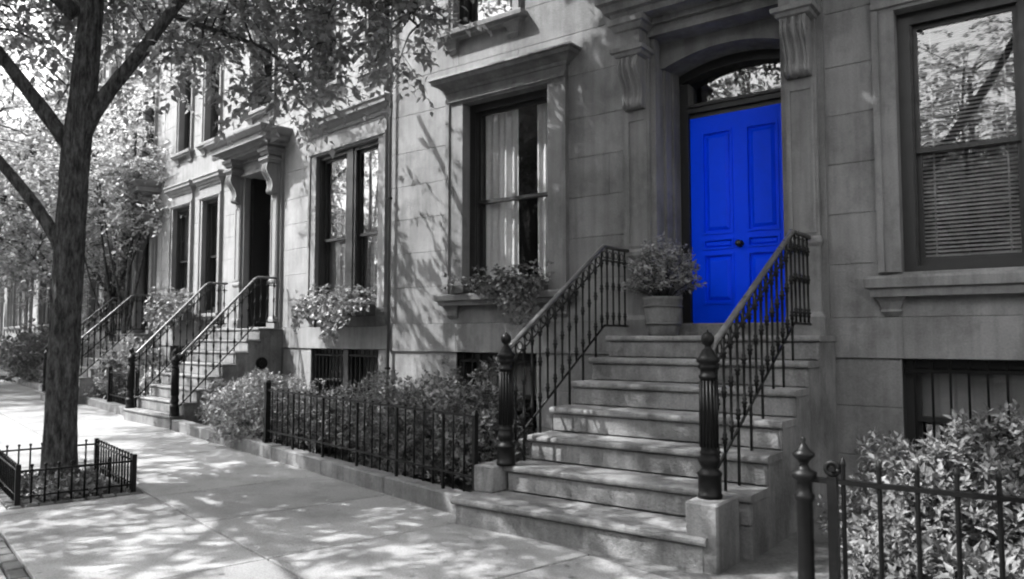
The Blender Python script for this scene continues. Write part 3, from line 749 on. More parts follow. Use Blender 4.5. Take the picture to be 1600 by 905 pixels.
# ---- houses further down the street
def far_house(label, origin, ang, seed, stone, trim, w=8.4, stoop_label=None, rails=None, detail=True):
    h = thing('town_house', label, 'house', origin, ang)
    op = [(-1.7, -.6, 1.2, 4.3), (-3.5, -2.6, 1.9, 4.2), (-5.2, -4.3, 1.9, 4.2), (-7.0, -6.1, 1.9, 4.2)]
    up = [(x, x + .85, z, z + 2.0) for x in (-1.55, -3.5, -5.2, -7.0) for z in (5.4, 8.2)]
    facade(h, -w, -.01, op + up, stone, seed=seed, stones=detail)
    for o in op[1:]:
        window(h, o[0], o[1], 1.91, 4.2, 'full', seed=seed + int(-o[0]), fw=.07)
        surround(h, o[0], o[1], 1.9, 4.2, trim, w=.14, cornice=(4.65, .13), sill=(1.89, .12, .1), frieze=.22)
    for o in up:
        window(h, o[0], o[1], o[2] + .01, o[3], 'full', seed=seed, fw=.06); surround(h, o[0], o[1], o[2], o[3], trim, w=.11, sill=(o[2] - .005, .1, .09), cornice=(o[3] + .35, .12), frieze=.18)
    doorway(h, -1.7, -.6, 1.5, trim, pil=.2, ztop=4.28, zcon=(4.3, 3.8), zcap=4.6, zcor=4.95, proj=.5, con_w=.2, pedi=False)
    plain_door(h, -1.7, -.6, 1.52, 4.27)
    if stoop_label: small_stoop(stoop_label, (origin, ang), -2.1, -.2, 1.5, -1.95, 8, 'step', rails)
    return h
AC = -R(13)
def along(o, a, d): return Vector((o.x + d * math.cos(a), o.y + d * math.sin(a), 0))
QC = along(QB, AB, -5.56)
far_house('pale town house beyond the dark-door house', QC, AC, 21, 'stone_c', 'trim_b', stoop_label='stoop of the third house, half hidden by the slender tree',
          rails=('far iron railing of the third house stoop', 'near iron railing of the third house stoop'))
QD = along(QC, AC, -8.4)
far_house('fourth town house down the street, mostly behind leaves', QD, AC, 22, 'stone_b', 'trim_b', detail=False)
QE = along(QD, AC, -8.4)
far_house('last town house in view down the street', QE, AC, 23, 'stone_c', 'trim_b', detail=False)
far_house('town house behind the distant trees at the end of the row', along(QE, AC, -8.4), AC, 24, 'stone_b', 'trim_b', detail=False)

# ---- the other side of the street (mirrored in the window panes)
OPP_LABELS = ['pale house across the road, left of three', 'darker house across the road, middle of three', 'pale house across the road, right of three', 'end house across the road']
for i in range(4):
    o = S(-14 + i * 8.6 + 8, -15.2); h = thing('town_house', OPP_LABELS[i], 'house', o, SA + math.pi)
    op = [(x, x + 1.0, z, z + 2.1) for x in (1.0, 3.3, 5.6) for z in (1.6, 4.3)]
    facade(h, 0.01, 8.6, op, ('stone_c', 'stone_b')[i % 2], seed=40 + i, stones=False, top=6.9)
    for q in op:
        window(h, q[0], q[1], q[2] + .01, q[3], 'shade', fw=.07)
        surround(h, q[0], q[1], q[2], q[3], 'trim_b', w=.13, cornice=(q[3] + .4, .12), sill=(q[2] - .005, .1, .09), frieze=.2)

# ------------------------------------------------------------------ fences
def picket_mesh(h, r=.008, tip=True):
    p = [(r, 0), (r, h - .05)]
    if tip == 'ball': p = [(r, 0), (r, h - .03), (r * .8, h - .026), (.013, h - .02), (.015, h - .012), (.011, h - .003), (0, h)]
    elif tip: p += [(r, h - .045), (.014, h - .035), (.012, h - .025), (.005, h - .005), (0, h)]
    return MB().lathe(p, 6).mesh('picket')
def fence(name, label, origin, ang, L, ztop, zbase, spacing, post_h=None, bottom=.14, thick=1.0, tipup=.05, heavy=None, group=None, tip=True):
    f = thing(name, label, 'fence', origin, ang, group)
    MB().box(0, L, -.012 * thick, .012 * thick, ztop - .02, ztop).build('rail', 'iron', f)
    MB().box(0, L, -.009, .009, zbase + bottom, zbase + bottom + .018).build('rail', 'iron', f)
    n = max(2, int(round(L / spacing)))
    pk = picket_mesh(ztop + tipup - zbase - .02, .008 * thick, tip); hv = MB().box(-.011, .011, -.011, .011, 0, ztop - zbase - .021).mesh('picket')
    for i in range(1, n):
        if heavy and i % heavy == 0: put('picket', hv, 'iron', f, (L * i / n, 0, zbase))
        else: put('picket', pk, 'iron', f, (L * i / n, 0, zbase + .02))
    return f
def post(parent, x, z0, h, r=.028, style='square'):
    m = MB()
    if style == 'square':
        m.box(x - r, x + r, -r, r, z0, z0 + h); m.ring(x - r, x + r, -r, r, [(z0 + h + .0005, .004), (z0 + h + .012, .01), (z0 + h + .022, .004), (z0 + h + .05, -r * .9)])
        m.box(x - r - .008, x + r + .008, -r - .008, r + .008, z0, z0 + .05)
    else:
        m.lathe([(r * 1.25, z0), (r * 1.25, z0 + .08), (r, z0 + .1), (r, z0 + h - .14), (r * 1.2, z0 + h - .13), (r * 1.2, z0 + h - .11), (r * .95, z0 + h - .1), (r * .95, z0 + h - .05), (r * 1.5, z0 + h - .035), (r * 1.5, z0 + h - .01), (r * .8, z0 + h), (r * .5, z0 + h + .025), (r * .75, z0 + h + .04), (r * 1.3, z0 + h + .06), (r * 1.35, z0 + h + .072), (r * .9, z0 + h + .085), (r * .5, z0 + h + .105), (r * .25, z0 + h + .12), (r * .32, z0 + h + .135), (0, z0 + h + .15)], 14, (x, 0))
    m.build('post', 'iron', parent)
f = fence('iron_fence', 'low black iron fence between the stoop and the dark post by the pavement', S(-4.0, .085), SA, 4.13, .79, .148, .15, heavy=5, tipup=.018, tip='ball')
post(f, 0, .148, .70, .03); post(f, 4.13, .148, .63, .018)
f = fence('iron_fence', 'short iron fence beside the dark-door stoop', S(-11.75, .085), SA, 1.95, .74, .148, .11, tipup=.02, thick=1.2, tip='ball')
post(f, 0, .148, .66, .035); post(f, 1.95, .148, .64, .03)
# near fence at the bottom right with turned gate post and scroll post
NF = Vector((-1.035, -3.47, 0))
f = fence('iron_fence', 'tall black fence with spear points in front of the near shrubs', NF, R(2.0), 4.6, .79, .03, .145, tipup=.10, thick=1.25, bottom=.1, heavy=None)
post(f, -.02, .0, .82, .037, 'turned')
m = MB().box(.08, .12, -.02, .02, 0, .80); m.tube([(.10 + .026 * math.cos(a * math.pi / 8), 0, .835 + .026 * math.sin(a * math.pi / 8)) for a in range(17)], .012, 8)
m.tube([(.10, -.02, .835), (.10, .02, .835)], .013, 8)
m.build('scroll_post', 'iron', f)
MB().cbox(-.10, 4.6, -.08, .08, -.1, .03, .01).build('footing', 'curb', f)
# tree guard
tg = thing('tree_guard', 'low black hooped iron guard around the big street tree', 'fence', SO, SA)
GA0, GA1, GB0, GB1, GH = -4.08, -2.60, -2.64, -1.74, .315
def guard_side(a0, b0, a1, b1, n):
    p, q = Vector((a0, b0, 0)), Vector((a1, b1, 0))
    for z, r in ((GH - .03, .010), (.075, .008)): MB().tube([p + Vector((0, 0, z)), q + Vector((0, 0, z))], r, 6).build('rail', 'iron', tg)
    for i in range(1, n):
        c = p + (q - p) * i / n; put('picket', GP, 'iron', tg, (c.x, c.y, .01))
GP = picket_mesh(GH + .018, .009, 'ball')
guard_side(GA0, GB0, GA1, GB0, 14); guard_side(GA0, GB1, GA1, GB1, 14); guard_side(GA1, GB0, GA1, GB1, 9); guard_side(GA0, GB0, GA0, GB1, 9)
for a in (GA0, GA1):
    for b in (GB0, GB1): MB().cbox(a - .02, a + .02, b - .02, b + .02, 0, GH + .03, .004).build('post', 'iron', tg)
struct(MB().box(PIT[0], PIT[1], PIT[2], PIT[3], -.16, -.025).build('tree_pit', 'soil', None, SO, SA), 'soil of the tree pit')

# ------------------------------------------------------------------ leaves and plants
LT = np.array([(0, 0, 0), (.42, -.5, .10), (.42, .5, .10), (.5, 0, 0), (1, 0, -.12)], np.float32)
LF = np.array([(0, 3, 1), (0, 2, 3), (1, 3, 4), (3, 2, 4)], np.int32)
def unit(a): return a / (np.linalg.norm(a, axis=-1, keepdims=True) + 1e-9)
def leaves(pos, d, nrm, size, width=.5):
    """one folded leaf of four triangles at every position"""
    d = unit(d); side = unit(np.cross(nrm, d)); nr = np.cross(d, side)
    size = np.asarray(size)[:, None, None] if np.ndim(size) else size
    V = pos[:, None, :] + size * (LT[None, :, 0:1] * d[:, None, :] + LT[None, :, 1:2] * width * side[:, None, :] + LT[None, :, 2:3] * nr[:, None, :])
    n = len(pos)
    F = (LF[None] + (np.arange(n) * 5)[:, None, None]).reshape(-1, 3)
    return V.reshape(-1, 3), F
def rdir(n, g=rng): return unit(g.normal(size=(n, 3)))
def foliage(name, mat, parent, chunks):
    V = []; F = []; o = 0
    for v, f in chunks: V.append(v); F.append(f + o); o += len(v)
    ob = put(name, trimesh(name, np.concatenate(V), np.concatenate(F)), mat, parent)
    ob['kind'] = 'stuff'; return ob
def sprays(cent, dirs, nl, length, lsize, width, g, droop=.35):
    """leafy twigs: nl leaves set alternately along a twig of the given length"""
    n = len(cent); t = np.tile(np.linspace(.1, 1, nl), (n, 1)) + g.uniform(-.05, .05, (n, nl))
    dirs = unit(dirs)
    base = cent[:, None, :] + dirs[:, None, :] * (t * length)[..., None]
    base[..., 2] -= droop * length * t ** 2
    side = unit(np.cross(dirs, np.array([0, 0, 1.0]) + .3 * g.normal(size=(n, 3))))
    sg = np.where(np.arange(nl) % 2 == 0, 1, -1)[None, :, None]
    ld = dirs[:, None, :] * .7 + side[:, None, :] * sg * .9 + .35 * g.normal(size=(n, nl, 3)); ld[..., 2] -= .25
    nr = np.array([0, 0, 1.0]) + .55 * g.normal(size=(n, nl, 3))
    sz = lsize * g.uniform(.65, 1.25, (n, nl))
    return leaves(base.reshape(-1, 3), ld.reshape(-1, 3), nr.reshape(-1, 3), sz.reshape(-1), width)

def shrub(name, label, c, rad, n, leaf, mat='leaf_shrub', seed=0, cat='shrub', width=.42, group=None, per=8, rz=0.0):
    g = np.random.default_rng(seed); t = thing(name, label, cat, (c[0], c[1], c[2]), rz, group)
    d = rdir(n, g); d[:, 2] = np.abs(d[:, 2]) * 1.1 - .25 * g.uniform(0, 1, n); d = unit(d)
    lump = 1 + .16 * np.sin(d[:, 0] * 5 + seed) * np.cos(d[:, 1] * 4.3 + seed * 2) + .12 * np.sin(d[:, 2] * 7 + d[:, 0] * 6)
    rr = (g.uniform(0, 1, n) ** .28) * lump
    p = d * rr[:, None] * np.array(rad); p[:, 2] += rad[2] * .28
    keep = p[:, 2] > .03; p, d = p[keep], d[keep]; n = len(p)
    axis = unit(d + np.array([0, 0, .7]) + .35 * g.normal(size=(n, 3)))
    # rosettes of leaves around each shoot
    e1 = unit(np.cross(axis, rdir(n, g))); e2 = np.cross(axis, e1)
    a = (np.arange(per) * 2.4)[None, :] + g.uniform(0, 6.28, (n, 1))
    tilt = np.linspace(.15, .75, per)[None, :, None] + g.uniform(-.15, .15, (n, per, 1))
    rad_ = e1[:, None, :] * np.cos(a)[..., None] + e2[:, None, :] * np.sin(a)[..., None]
    ld = rad_ * (1 - tilt * .6) + axis[:, None, :] * tilt
    pos = p[:, None, :] + axis[:, None, :] * (np.linspace(-.5, .3, per)[None, :, None] * leaf) + .15 * leaf * g.normal(size=(n, per, 3))
    sz = leaf * g.uniform(.6, 1.2, (n, per))
    nr = np.broadcast_to(axis[:, None, :], ld.shape) + .25 * g.normal(size=ld.shape)
    foliage('foliage', mat, t, [leaves(pos.reshape(-1, 3), ld.reshape(-1, 3), nr.reshape(-1, 3), sz.reshape(-1), width)])
    m = MB()
    for i in range(0, n, max(1, n // 60)):
        q = Vector(p[i]); b = Vector((q.x * .25, q.y * .25, 0)); mid = (q + b) / 2 + Vector((q.x * .1, q.y * .1, .05))
        m.tube([b, mid, q], [.009, .006, .003], 4)
    m.build('stems', 'bark', t)['kind'] = 'stuff'
    return t

# shrubs behind the fence on the far side of the stoop
def sp(a, b, z=.03): v = S(a, b, z); return (v.x, v.y, z)
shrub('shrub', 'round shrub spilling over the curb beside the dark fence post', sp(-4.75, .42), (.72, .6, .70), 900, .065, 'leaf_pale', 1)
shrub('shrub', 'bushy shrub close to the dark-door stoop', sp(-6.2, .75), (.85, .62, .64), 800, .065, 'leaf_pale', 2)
shrub('shrub', 'tall shrub behind the low fence, nearest the corner of the two houses', sp(-2.75, .95), (.85, .6, .72), 900, .06, 'leaf_shrub', 3)
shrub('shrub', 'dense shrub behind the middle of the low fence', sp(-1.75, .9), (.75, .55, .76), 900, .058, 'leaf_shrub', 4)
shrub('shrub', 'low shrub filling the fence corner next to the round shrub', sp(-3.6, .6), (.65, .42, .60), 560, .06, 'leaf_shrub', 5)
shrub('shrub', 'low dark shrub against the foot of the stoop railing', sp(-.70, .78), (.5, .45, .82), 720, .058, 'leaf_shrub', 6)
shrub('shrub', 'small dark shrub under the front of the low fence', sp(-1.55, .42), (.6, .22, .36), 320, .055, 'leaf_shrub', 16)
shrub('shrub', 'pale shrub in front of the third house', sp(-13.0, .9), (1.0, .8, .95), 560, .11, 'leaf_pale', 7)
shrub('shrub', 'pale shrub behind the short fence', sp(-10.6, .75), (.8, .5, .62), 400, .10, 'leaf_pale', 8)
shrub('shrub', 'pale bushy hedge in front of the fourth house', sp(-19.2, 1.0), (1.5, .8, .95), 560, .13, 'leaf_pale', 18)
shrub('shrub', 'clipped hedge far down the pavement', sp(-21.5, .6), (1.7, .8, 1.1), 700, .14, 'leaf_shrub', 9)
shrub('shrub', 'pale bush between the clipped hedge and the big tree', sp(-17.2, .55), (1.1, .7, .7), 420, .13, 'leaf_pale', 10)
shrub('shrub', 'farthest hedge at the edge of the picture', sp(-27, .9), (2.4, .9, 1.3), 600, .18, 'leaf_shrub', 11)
# shrubs inside the near fence
shrub('shrub', 'large leafy shrub in front of the barred basement window', (-.58, -2.25, .05), (.66, .62, .68), 2000, .052, 'leaf_shrub', 12)
shrub('shrub', 'leafy shrub at the right edge behind the near fence', (.30, -2.45, .05), (.6, .6, .66), 1700, .052, 'leaf_shrub', 13)
shrub('shrub', 'low broad-leaved shrub just behind the near fence rail', (-.22, -3.02, .05), (.62, .28, .32), 330, .07, 'leaf_shrub', 14)
shrub('shrub', 'sparse small plant by the scroll post', (-.78, -2.95, .05), (.22, .24, .40), 130, .055, 'leaf_shrub', 15)
shrub('ground_plant', 'low leafy plants growing inside the tree guard', tuple(S(-3.2, -2.2, -.02)), (.62, .36, .13), 330, .06, 'leaf_shrub', 17, cat='plant', rz=SA)

# potted plant on the landing
pp = thing('potted_plant', 'bushy plant in a tapered weathered pot beside the blue door', 'plant', (-3.31, -.22, 1.426))
MB().lathe([(.0, .0), (.135, 0), (.142, .01), (.165, .12), (.178, .24), (.184, .34), (.189, .345), (.191, .372), (.176, .375), (.176, .34), (.0, .335)], 28).build('pot', 'terracotta', pp)
MB().lathe([(.1655, .10), (.172, .10), (.176, .125), (.168, .125)], 28).build('hoop', 'wood_b', pp)
MB().lathe([(.1835, .27), (.188, .27), (.19, .29), (.183, .29)], 28).build('hoop', 'wood_b', pp)
g = np.random.default_rng(31); n = 260
d = rdir(n, g); d[:, 2] = np.abs(d[:, 2]); p = d * (g.uniform(.25, 1, n) ** .5)[:, None] * np.array([.36, .36, .60]); p[:, 2] += .42
foliage('foliage', 'leaf_pale', pp, [sprays(p * .75 + np.array([0, 0, .1]), d + np.array([0, 0, .5]), 9, .16, .05, .5, g, .2)])
m = MB()
for i in range(0, n, 4): q = Vector(p[i]); m.tube([(q.x * .15, q.y * .15, .33), (q.x * .5, q.y * .5, .33 + (q.z - .33) * .55), tuple(q)], [.006, .004, .002], 4)
m.build('stems', 'bark', pp)['kind'] = 'stuff'

def window_box(label, xf, x0, x1, y, z, seed, nblob, trails, mat='leaf_pale', leaf=.055, hgt=.22, box=True, bh=.17, bd=.18):
    g = np.random.default_rng(seed); w = thing('window_box', label, 'window box', xf[0], xf[1])
    W = x1 - x0
    MB().cbox(x0, x1, y, y + bd, z, z + bh, .008).build('box', 'boxwood', w)
    for k in range(int(W / .25) + 1):
        xx = x0 + .03 + (W - .06) * k / max(1, int(W / .25)); MB().box(xx - .012, xx + .012, y - .012, y - .0005, z + .005, z + bh - .005).build('batten', 'boxwood', w)
    c = np.stack([g.uniform(x0 - .03, x1 + .03, nblob), g.uniform(y - .06, y + bd, nblob), z + bh + hgt * g.uniform(0, 1, nblob) ** 1.4 * (0.55 + .45 * np.abs(np.sin(np.linspace(0, 9, nblob) + seed)))], 1)
    d = rdir(nblob, g) + np.array([0, -.4, .3])
    ch = [sprays(c, d, 8, .13, leaf, .6, g, .5)]
    for i in range(trails):
        x = g.uniform(x0, x1); L = g.uniform(.12, .42) * (1 + .5 * math.sin(x * 5 + seed)); k = int(L / .022) + 4
        tt = np.linspace(0, 1, k); q = np.stack([x + .04 * np.sin(tt * 6 + i) + g.normal(0, .015, k), y - .03 - .06 * np.sin(np.minimum(tt * 2, 1.57)) + g.normal(0, .015, k), z + bh + .04 - tt * L], 1)
        ch.append(leaves(q, rdir(k, g) + np.array([0, -.5, -.6]), rdir(k, g) + np.array([0, -1, .3]), leaf * g.uniform(.7, 1.2, k), .65))
    foliage('foliage', mat, w, ch); return w
I0 = (Vector((0, 0, 0)), 0)
window_box('window box with trailing plants under the curtained window of the blue-door house', I0, -5.62, -4.75, -.235, 1.927, 51, 85, 48, 'leaf_shrub', bh=.10, bd=.17)
window_box('small planter at the corner of the curtained window sill', I0, -6.06, -5.86, -.20, 1.927, 52, 11, 0, 'leaf_shrub', hgt=.10, bh=.10, bd=.13)
window_box('overflowing window box below the paired window with a dark mullion', (QB, AB), 1.15, 3.0, -.36, 1.72, 53, 190, 80, 'leaf_pale', leaf=.065, hgt=.30)
window_box('planter full of leaves on the sill beside the dark-door stoop', (QB, AB), -4.95, -3.2, -.42, 1.75, 54, 170, 40, 'leaf_pale', leaf=.08, hgt=.5)
for xx in (-6.05, -5.35, -4.85):
    pass

# ------------------------------------------------------------------ trees
CR = Vector((math.cos(YAW), math.sin(YAW), 0)); CF = Vector((-math.sin(YAW), math.cos(YAW), 0))
def smooth(pts, n=6):
    P = [Vector(p) for p in pts]; out = []
    for i in range(len(P) - 1):
        a, b, c, d = P[max(i - 1, 0)], P[i], P[i + 1], P[min(i + 2, len(P) - 1)]
        for k in range(n):
            t = k / n; out.append(.5 * ((2 * b) + (c - a) * t + (2 * a - 5 * b + 4 * c - d) * t * t + (3 * b - a - 3 * c + d) * t ** 3))
    out.append(P[-1]); return out
def trunk_mesh(pts, rad, n=64, furrow=.06):
    P = smooth(pts, 14); rr = np.interp(np.linspace(0, 1, len(P)), np.linspace(0, 1, len(rad)), rad)
    m = MB(); v = []; f = []
    g = np.random.default_rng(3); ph = g.uniform(0, 6.28, 12)
    for i, p in enumerate(P):
        z = p.z
        for k in range(n):
            a = 2 * math.pi * k / n
            r = rr[i] * (1 + furrow * (.5 * math.sin(a * 9 + 1.2 * math.sin(z * 2.3) + ph[0]) + .35 * math.sin(a * 17 + 2 * math.sin(z * 3.1 + 1) + ph[1]) + .3 * math.sin(a * 3 + z * 1.1 + ph[2])) + g.uniform(-.012, .012))
            v.append((p.x + r * math.cos(a), p.y + r * math.sin(a), z))
    for i in range(len(P) - 1):
        for k in range(n): f.append((i * n + k, i * n + (k + 1) % n, (i + 1) * n + (k + 1) % n, (i + 1) * n + k))
    m.add(v, f, True); return m
def tree(name, label, base, trunk, trad, limbs, blobs, leaf, nl, seed, mat='leaf', length=.34, furrow=.09, per_cluster=9, spread=.55, group=None, width=.55, nseg=64):
    """trunk: points; limbs: (points, r0, r1); blobs: (centre, radii, clusters); all relative to the base"""
    g = np.random.default_rng(seed); random.seed(seed)
    t = thing(name, label, 'tree', base, 0, group)
    trunk_mesh(trunk, trad, nseg, furrow).build('trunk', 'bark', t)
    nodes = [Vector(p) for p in smooth(trunk, 4)[-6:]]
    for pts, r0, r1 in limbs:
        P = smooth(pts, 6)
        MB().tube(P, list(np.linspace(r0, r1, len(P))), 12, True, 1, .05).build('branch', 'bark', t)
        nodes += P[2:]
    tw = MB(); cen = []; dirs = []
    for c, r, k in blobs:
        d = rdir(k, g); rad = g.uniform(0, 1, k) ** .45
        for i in range(k):
            q = Vector(c) + Vector((d[i, 0] * r[0], d[i, 1] * r[1], d[i, 2] * r[2])) * rad[i]
            nd = min(nodes, key=lambda w: (w - q).length + max(0, w.z - q.z) * .25)
            L = (q - nd).length; mid = nd.lerp(q, .5) + Vector((0, 0, L * .12)) + Vector(g.normal(0, .06 * L, 3))
            tw.tube(smooth([nd, mid, q], 3), list(np.linspace(.012 + .008 * min(L, 2.5), .005, 7)), 5)
            m_ = per_cluster
            sd_ = unit(rdir(m_, g) * np.array([1, 1, .7]) + .25 * np.array(((q - nd).normalized())))
            st_ = np.array(q)[None] + sd_ * (g.uniform(.0, 1, (m_, 1)) * spread)
            for e in range(0, m_, 2): tw.tube([q, Vector(st_[e]), Vector(st_[e] + sd_[e] * length * .8)], [.005, .004, .002], 3)
            cen.append(st_); dirs.append(sd_)
    tw.build('twigs', 'bark', t)['kind'] = 'stuff'
    foliage('crown', mat, t, [sprays(np.concatenate(cen), np.concatenate(dirs), nl, length, leaf, width, g)])
    return t
def cw(r, f, z): v = CR * r + CF * f; return (v.x, v.y, z)       # right of / beyond the trunk as seen from the stoop side

tb = S(-3.35, -2.2, -.03)
tree('street_tree', 'big dark-barked street tree standing inside the iron guard', tb,
     [cw(0, 0, 0), cw(-.01, 0, .4), cw(0, 0, 1.4), cw(.02, 0, 2.4), cw(.05, 0, 3.3), cw(.10, 0, 3.9), cw(.12, .05, 4.8), cw(.12, .1, 5.8), cw(.1, .1, 7.2)],
     [.215, .150, .136, .130, .127, .125, .122, .118, .112, .10, .085, .07, .045],
     [([cw(-.02, 0, 3.3), cw(-.35, -.05, 3.75), cw(-.9, -.1, 4.45), cw(-1.7, -.2, 5.4), cw(-2.6, -.4, 6.2)], .078, .03),
      ([cw(.08, 0, 3.35), cw(.28, 0, 3.75), cw(.62, .05, 4.25), cw(1.1, .1, 4.95), cw(1.8, .2, 5.7), cw(2.7, .3, 6.1)], .08, .03),
      ([cw(-.05, 0, 2.25), cw(-.25, 0, 2.6), cw(-.7, 0, 3.15), cw(-1.4, -.1, 3.9), cw(-2.2, -.2, 4.6)], .068, .028),
      ([cw(1.5, .15, 5.4), cw(2.1, .4, 5.35), cw(2.8, .5, 5.1), cw(3.3, .5, 4.7)], .04, .012),
      ([cw(.9, .1, 4.65), cw(1.3, .3, 4.55), cw(1.7, .5, 4.45), cw(2.0, .5, 4.15)], .03, .01),
      ([cw(.12, .1, 5.0), cw(.5, 1.0, 5.9), cw(.9, 2.2, 6.8)], .08, .03),
      ([cw(.12, 0, 5.2), cw(.2, -1.0, 6.2), cw(.3, -2.2, 7.2)], .08, .03),
      ([cw(.1, .1, 6.0), cw(1.0, -.8, 6.9), cw(2.4, -1.4, 7.4)], .06, .025),
      ([cw(.1, .1, 6.0), cw(-1.0, .3, 7.2), cw(-1.8, .5, 8.0)], .06, .025),
      ([cw(.05, .1, 4.9), cw(-.3, 1.3, 5.6), cw(-.8, 2.8, 6.1), cw(-1.1, 4.3, 6.4)], .075, .02),
      ([(0, 0, 4.6), (-.3, -1.2, 5.6), (-.8, -2.6, 6.5), (-1.2, -3.8, 7.0)], .08, .025), ([(-.3, -1.2, 5.6), (.7, -2.0, 6.2), (1.6, -3.0, 6.6)], .05, .02)],
     [(cw(2.7, .4, 5.1), (.95, .75, .8), 27), (cw(3.15, .5, 4.75), (.4, .4, .35), 9), (cw(1.95, .5, 4.25), (.35, .35, .35), 8),
      (cw(1.5, .3, 5.15), (.9, .8, .6), 18), (cw(1.0, .5, 4.6), (.5, .5, .3), 5), (cw(-1.6, -.2, 5.3), (1.3, 1.0, 1.0), 42), (cw(-1.9, 0, 4.2), (.9, .8, .6), 20),
      (cw(.9, -.7, 7.5), (2.3, 2.0, 1.1), 42), (cw(.3, 0, 5.9), (2.2, 2.0, .8), 28), (cw(1.6, -2.2, 6.9), (1.6, 1.5, 1.0), 34), (cw(-1.2, -2.0, 6.6), (1.6, 1.5, 1.0), 30),
      ((1.4, -3.0, 6.4), (1.4, 1.2, .6), 4), (cw(-.9, 4.0, 6.2), (1.4, 1.4, .9), 26), (cw(-.8, 2.0, 5.9), (1.2, 1.0, .7), 9), (cw(-1.4, .6, 6.3), (1.4, 1.2, .7), 22), (cw(-.8, .9, 5.0), (.8, .8, .6), 16), (cw(.5, 1.1, 5.2), (.8, .8, .5), 9)],
     .105, 10, 101, per_cluster=9, spread=.46)
# shade tree beyond the right edge, its crown over the stoop
tree('street_tree', 'second street tree whose crown shades the blue-door house', (-2.3, -7.05, -.03),
     [(0, 0, 0), (0, 0, 1.5), (.02, 0, 3.0), (-.1, .3, 4.5), (-.4, .7, 6.5), (-.8, 1.2, 8.5)], [.24, .2, .18, .17, .14, .1, .06],
     [([(-.05, 0, 3.6), (-.9, 1.2, 5.2), (-2.0, 2.8, 6.6), (-3.0, 4.2, 7.6)], .11, .03), ([(-.1, .1, 4.2), (.0, 1.6, 5.6), (-.2, 3.4, 6.8), (-.6, 4.6, 7.6)], .09, .03),
      ([(-.1, 0, 3.9), (1.2, 1.0, 5.3), (2.2, 2.2, 6.6)], .09, .03), ([(-.3, .5, 5.4), (-2.0, 1.8, 7.4), (-4.4, 2.8, 8.8)], .08, .03), ([(-.5, .8, 6.8), (-1.6, 2.4, 8.4), (-2.6, 3.8, 9.8)], .07, .025)],
     [((-2.4, 3.9, 7.3), (3.0, 1.5, 1.4), 170), ((-2.6, 3.6, 9.4), (3.0, 1.6, 1.2), 130), ((-4.6, 3.2, 8.6), (1.5, 1.4, 1.2), 60), ((.3, 3.6, 7.0), (1.8, 1.4, 1.2), 70), ((-.5, 1.4, 8.0), (2.4, 1.6, 1.4), 50)],
     .125, 10, 102, per_cluster=8, spread=.65)
# trees further along the pavement
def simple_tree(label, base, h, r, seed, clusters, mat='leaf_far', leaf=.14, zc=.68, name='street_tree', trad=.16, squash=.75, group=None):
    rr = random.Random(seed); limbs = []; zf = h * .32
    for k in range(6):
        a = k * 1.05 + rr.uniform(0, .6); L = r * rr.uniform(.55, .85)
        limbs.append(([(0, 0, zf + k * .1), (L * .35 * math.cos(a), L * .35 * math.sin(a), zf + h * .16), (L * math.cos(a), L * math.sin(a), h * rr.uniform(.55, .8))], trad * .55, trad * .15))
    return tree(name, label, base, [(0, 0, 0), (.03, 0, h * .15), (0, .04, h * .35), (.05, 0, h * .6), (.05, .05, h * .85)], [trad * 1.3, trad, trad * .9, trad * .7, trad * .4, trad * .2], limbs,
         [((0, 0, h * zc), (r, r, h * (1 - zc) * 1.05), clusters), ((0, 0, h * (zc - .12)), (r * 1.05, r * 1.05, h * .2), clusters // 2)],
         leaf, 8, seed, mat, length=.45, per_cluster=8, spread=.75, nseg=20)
simple_tree('second tree along the pavement, left of the guarded tree', S(-17.5, -3.6, -.03), 10.5, 3.8, 111, 90, zc=.62)
simple_tree('third tree along the pavement, thin trunk near the hedge', S(-22.0, -1.2, -.03), 12.0, 4.4, 112, 115, leaf=.18, zc=.62)
simple_tree('distant thin-trunked tree at the left edge', S(-28.5, -.4, -.03), 12.5, 4.2, 113, 90, leaf=.2, zc=.6)
simple_tree('farthest tree closing the view down the street', S(-38, 1.5, -.03), 11, 5.0, 114, 95, leaf=.26)
tree('street_tree', 'tree beside the kerb whose crown dapples the near pavement', S(-4.6, -4.0, -.03),
     [(0, 0, 0), (0, 0, 1.5), (.02, 0, 3.0), (-.1, -.3, 4.5), (-.2, -.8, 6.2), (-.2, -1.2, 7.8)], [.2, .17, .15, .14, .11, .08, .04],
     [([(0, 0, 3.4), (-.8, -1.2, 4.9), (-1.6, -2.6, 6.2)], .08, .03), ([(-.1, -.2, 4.0), (.9, -1.4, 5.4), (1.8, -2.6, 6.4)], .08, .03), ([(-.1, -.5, 5.0), (0, -2.0, 6.4), (.2, -3.6, 7.2)], .07, .025), ([(0, -.2, 4.2), (-1.6, .1, 5.6), (-3.4, .5, 6.4), (-5.6, 1.0, 6.8)], .07, .02)],
     [((.2, -2.6, 6.5), (3.8, 2.4, .6), 74), ((-2.6, -.3, 6.6), (2.4, 1.5, .5), 58), ((-5.2, .9, 6.7), (2.0, 1.5, .5), 44), ((-.6, -1.0, 7.2), (2.4, 1.6, .4), 26)], .125, 8, 115, length=.24, per_cluster=8, spread=.16, nseg=20)
simple_tree('tall tree filling the gap above the far pavement', S(-25.5, -4.4, -.03), 12.0, 4.6, 116, 110, leaf=.22)
simple_tree('small pale tree in the garden of the fourth house', S(-17.0, 1.25, 0), 6.2, 1.9, 117, 46, leaf=.13, name='garden_tree', trad=.07)
simple_tree('small pale tree in the garden of the last house', S(-23.0, 1.3, 0), 7.0, 2.3, 118, 50, leaf=.16, name='garden_tree', trad=.08)
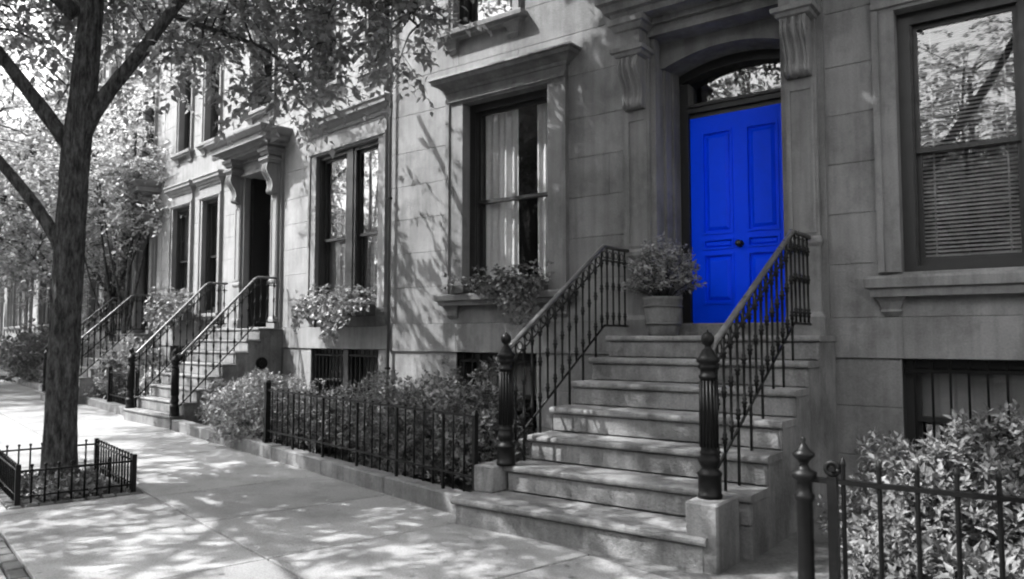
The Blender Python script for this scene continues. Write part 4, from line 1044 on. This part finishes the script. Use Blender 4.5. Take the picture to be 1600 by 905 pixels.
# slender multi-stemmed tree in the garden of the third house
gb = S(-15.0, 1.05, 0.0)
tree('garden_tree', 'slender multi-stemmed tree in the garden of the third house', gb,
     [(0, 0, 0), (.02, 0, 1.0), (.08, .05, 2.6), (.12, .1, 4.4), (.15, .1, 6.6)], [.075, .065, .055, .04, .02],
     [([(0, 0, .4), (-.2, -.1, 1.6), (-.5, -.2, 3.0), (-.9, -.3, 5.2)], .05, .015), ([(0, 0, .6), (-.5, -.15, 1.7), (-1.0, -.3, 2.7), (-1.6, -.4, 4.2)], .04, .012),
      ([(0, 0, 1.2), (.3, .1, 2.4), (.8, .1, 3.6), (1.3, .1, 4.4)], .04, .012), ([(.05, 0, 2.0), (-.1, -.3, 3.4), (-.3, -.6, 5.6)], .035, .01), ([(.1, .05, 3.0), (.5, .3, 4.6), (.9, .4, 6.4)], .03, .01)],
     [((.1, 0, 5.8), (1.9, 1.5, 1.7), 105), ((1.3, 0, 4.3), (.9, .8, .5), 24), ((-1.2, -.3, 4.4), (1.0, .8, .7), 24), ((1.0, .2, 5.2), (1.0, .9, .7), 22)], .10, 9, 120, 'leaf_far', length=.34, per_cluster=8, spread=.42, furrow=.03, nseg=14)
# trees across the road
for i, a in enumerate((-16, -7.5, -1.0, 4.6, -11.4)):
    simple_tree(['tree across the road by the left house', 'tree across the road by the darker house', 'tree across the road facing the blue door', 'tree across the road by the end house', 'tree across the road between the left house and the darker house'][i],
                S(a, -11.9, 0), 9.5, 3.4, 130 + i, 95, mat='leaf', leaf=.17)
g = np.random.default_rng(77); n = 170        # leaf litter caught along the curb and the foot of the stoop
a_ = np.concatenate([g.uniform(-7.3, -.1, 70), g.uniform(.05, 2.0, 40), g.uniform(-6, 3, 60)]); b_ = np.concatenate([-np.abs(g.normal(0, .09, 70)) - .02, -.45 * g.uniform(0, 1, 40) - .22 , g.uniform(-2.8, -.1, 60)])
P_ = np.array([list(S(x, y, .012)) for x, y in zip(a_, b_)])
ll = foliage('leaf_litter', 'leaf', None, [leaves(P_, rdir(n, g) * np.array([1, 1, .1]), rdir(n, g) * .25 + np.array([0, 0, 1]), g.uniform(.018, .05, n), .6)])
ll['label'] = 'small dry leaves scattered along the curb'; ll['category'] = 'leaves'
simple_tree('tall tree across the road far down the street', S(-22.0, -11.6, 0), 11.5, 4.4, 141, 120, mat='leaf', leaf=.2, zc=.55)
simple_tree('farthest tall tree across the road', S(-30.0, -12.2, 0), 12.0, 5.0, 142, 120, mat='leaf', leaf=.24, zc=.55)
print('objects', len(bpy.data.objects), 'tris', sum(len(o.data.polygons) for o in bpy.data.objects if o.type == 'MESH'))
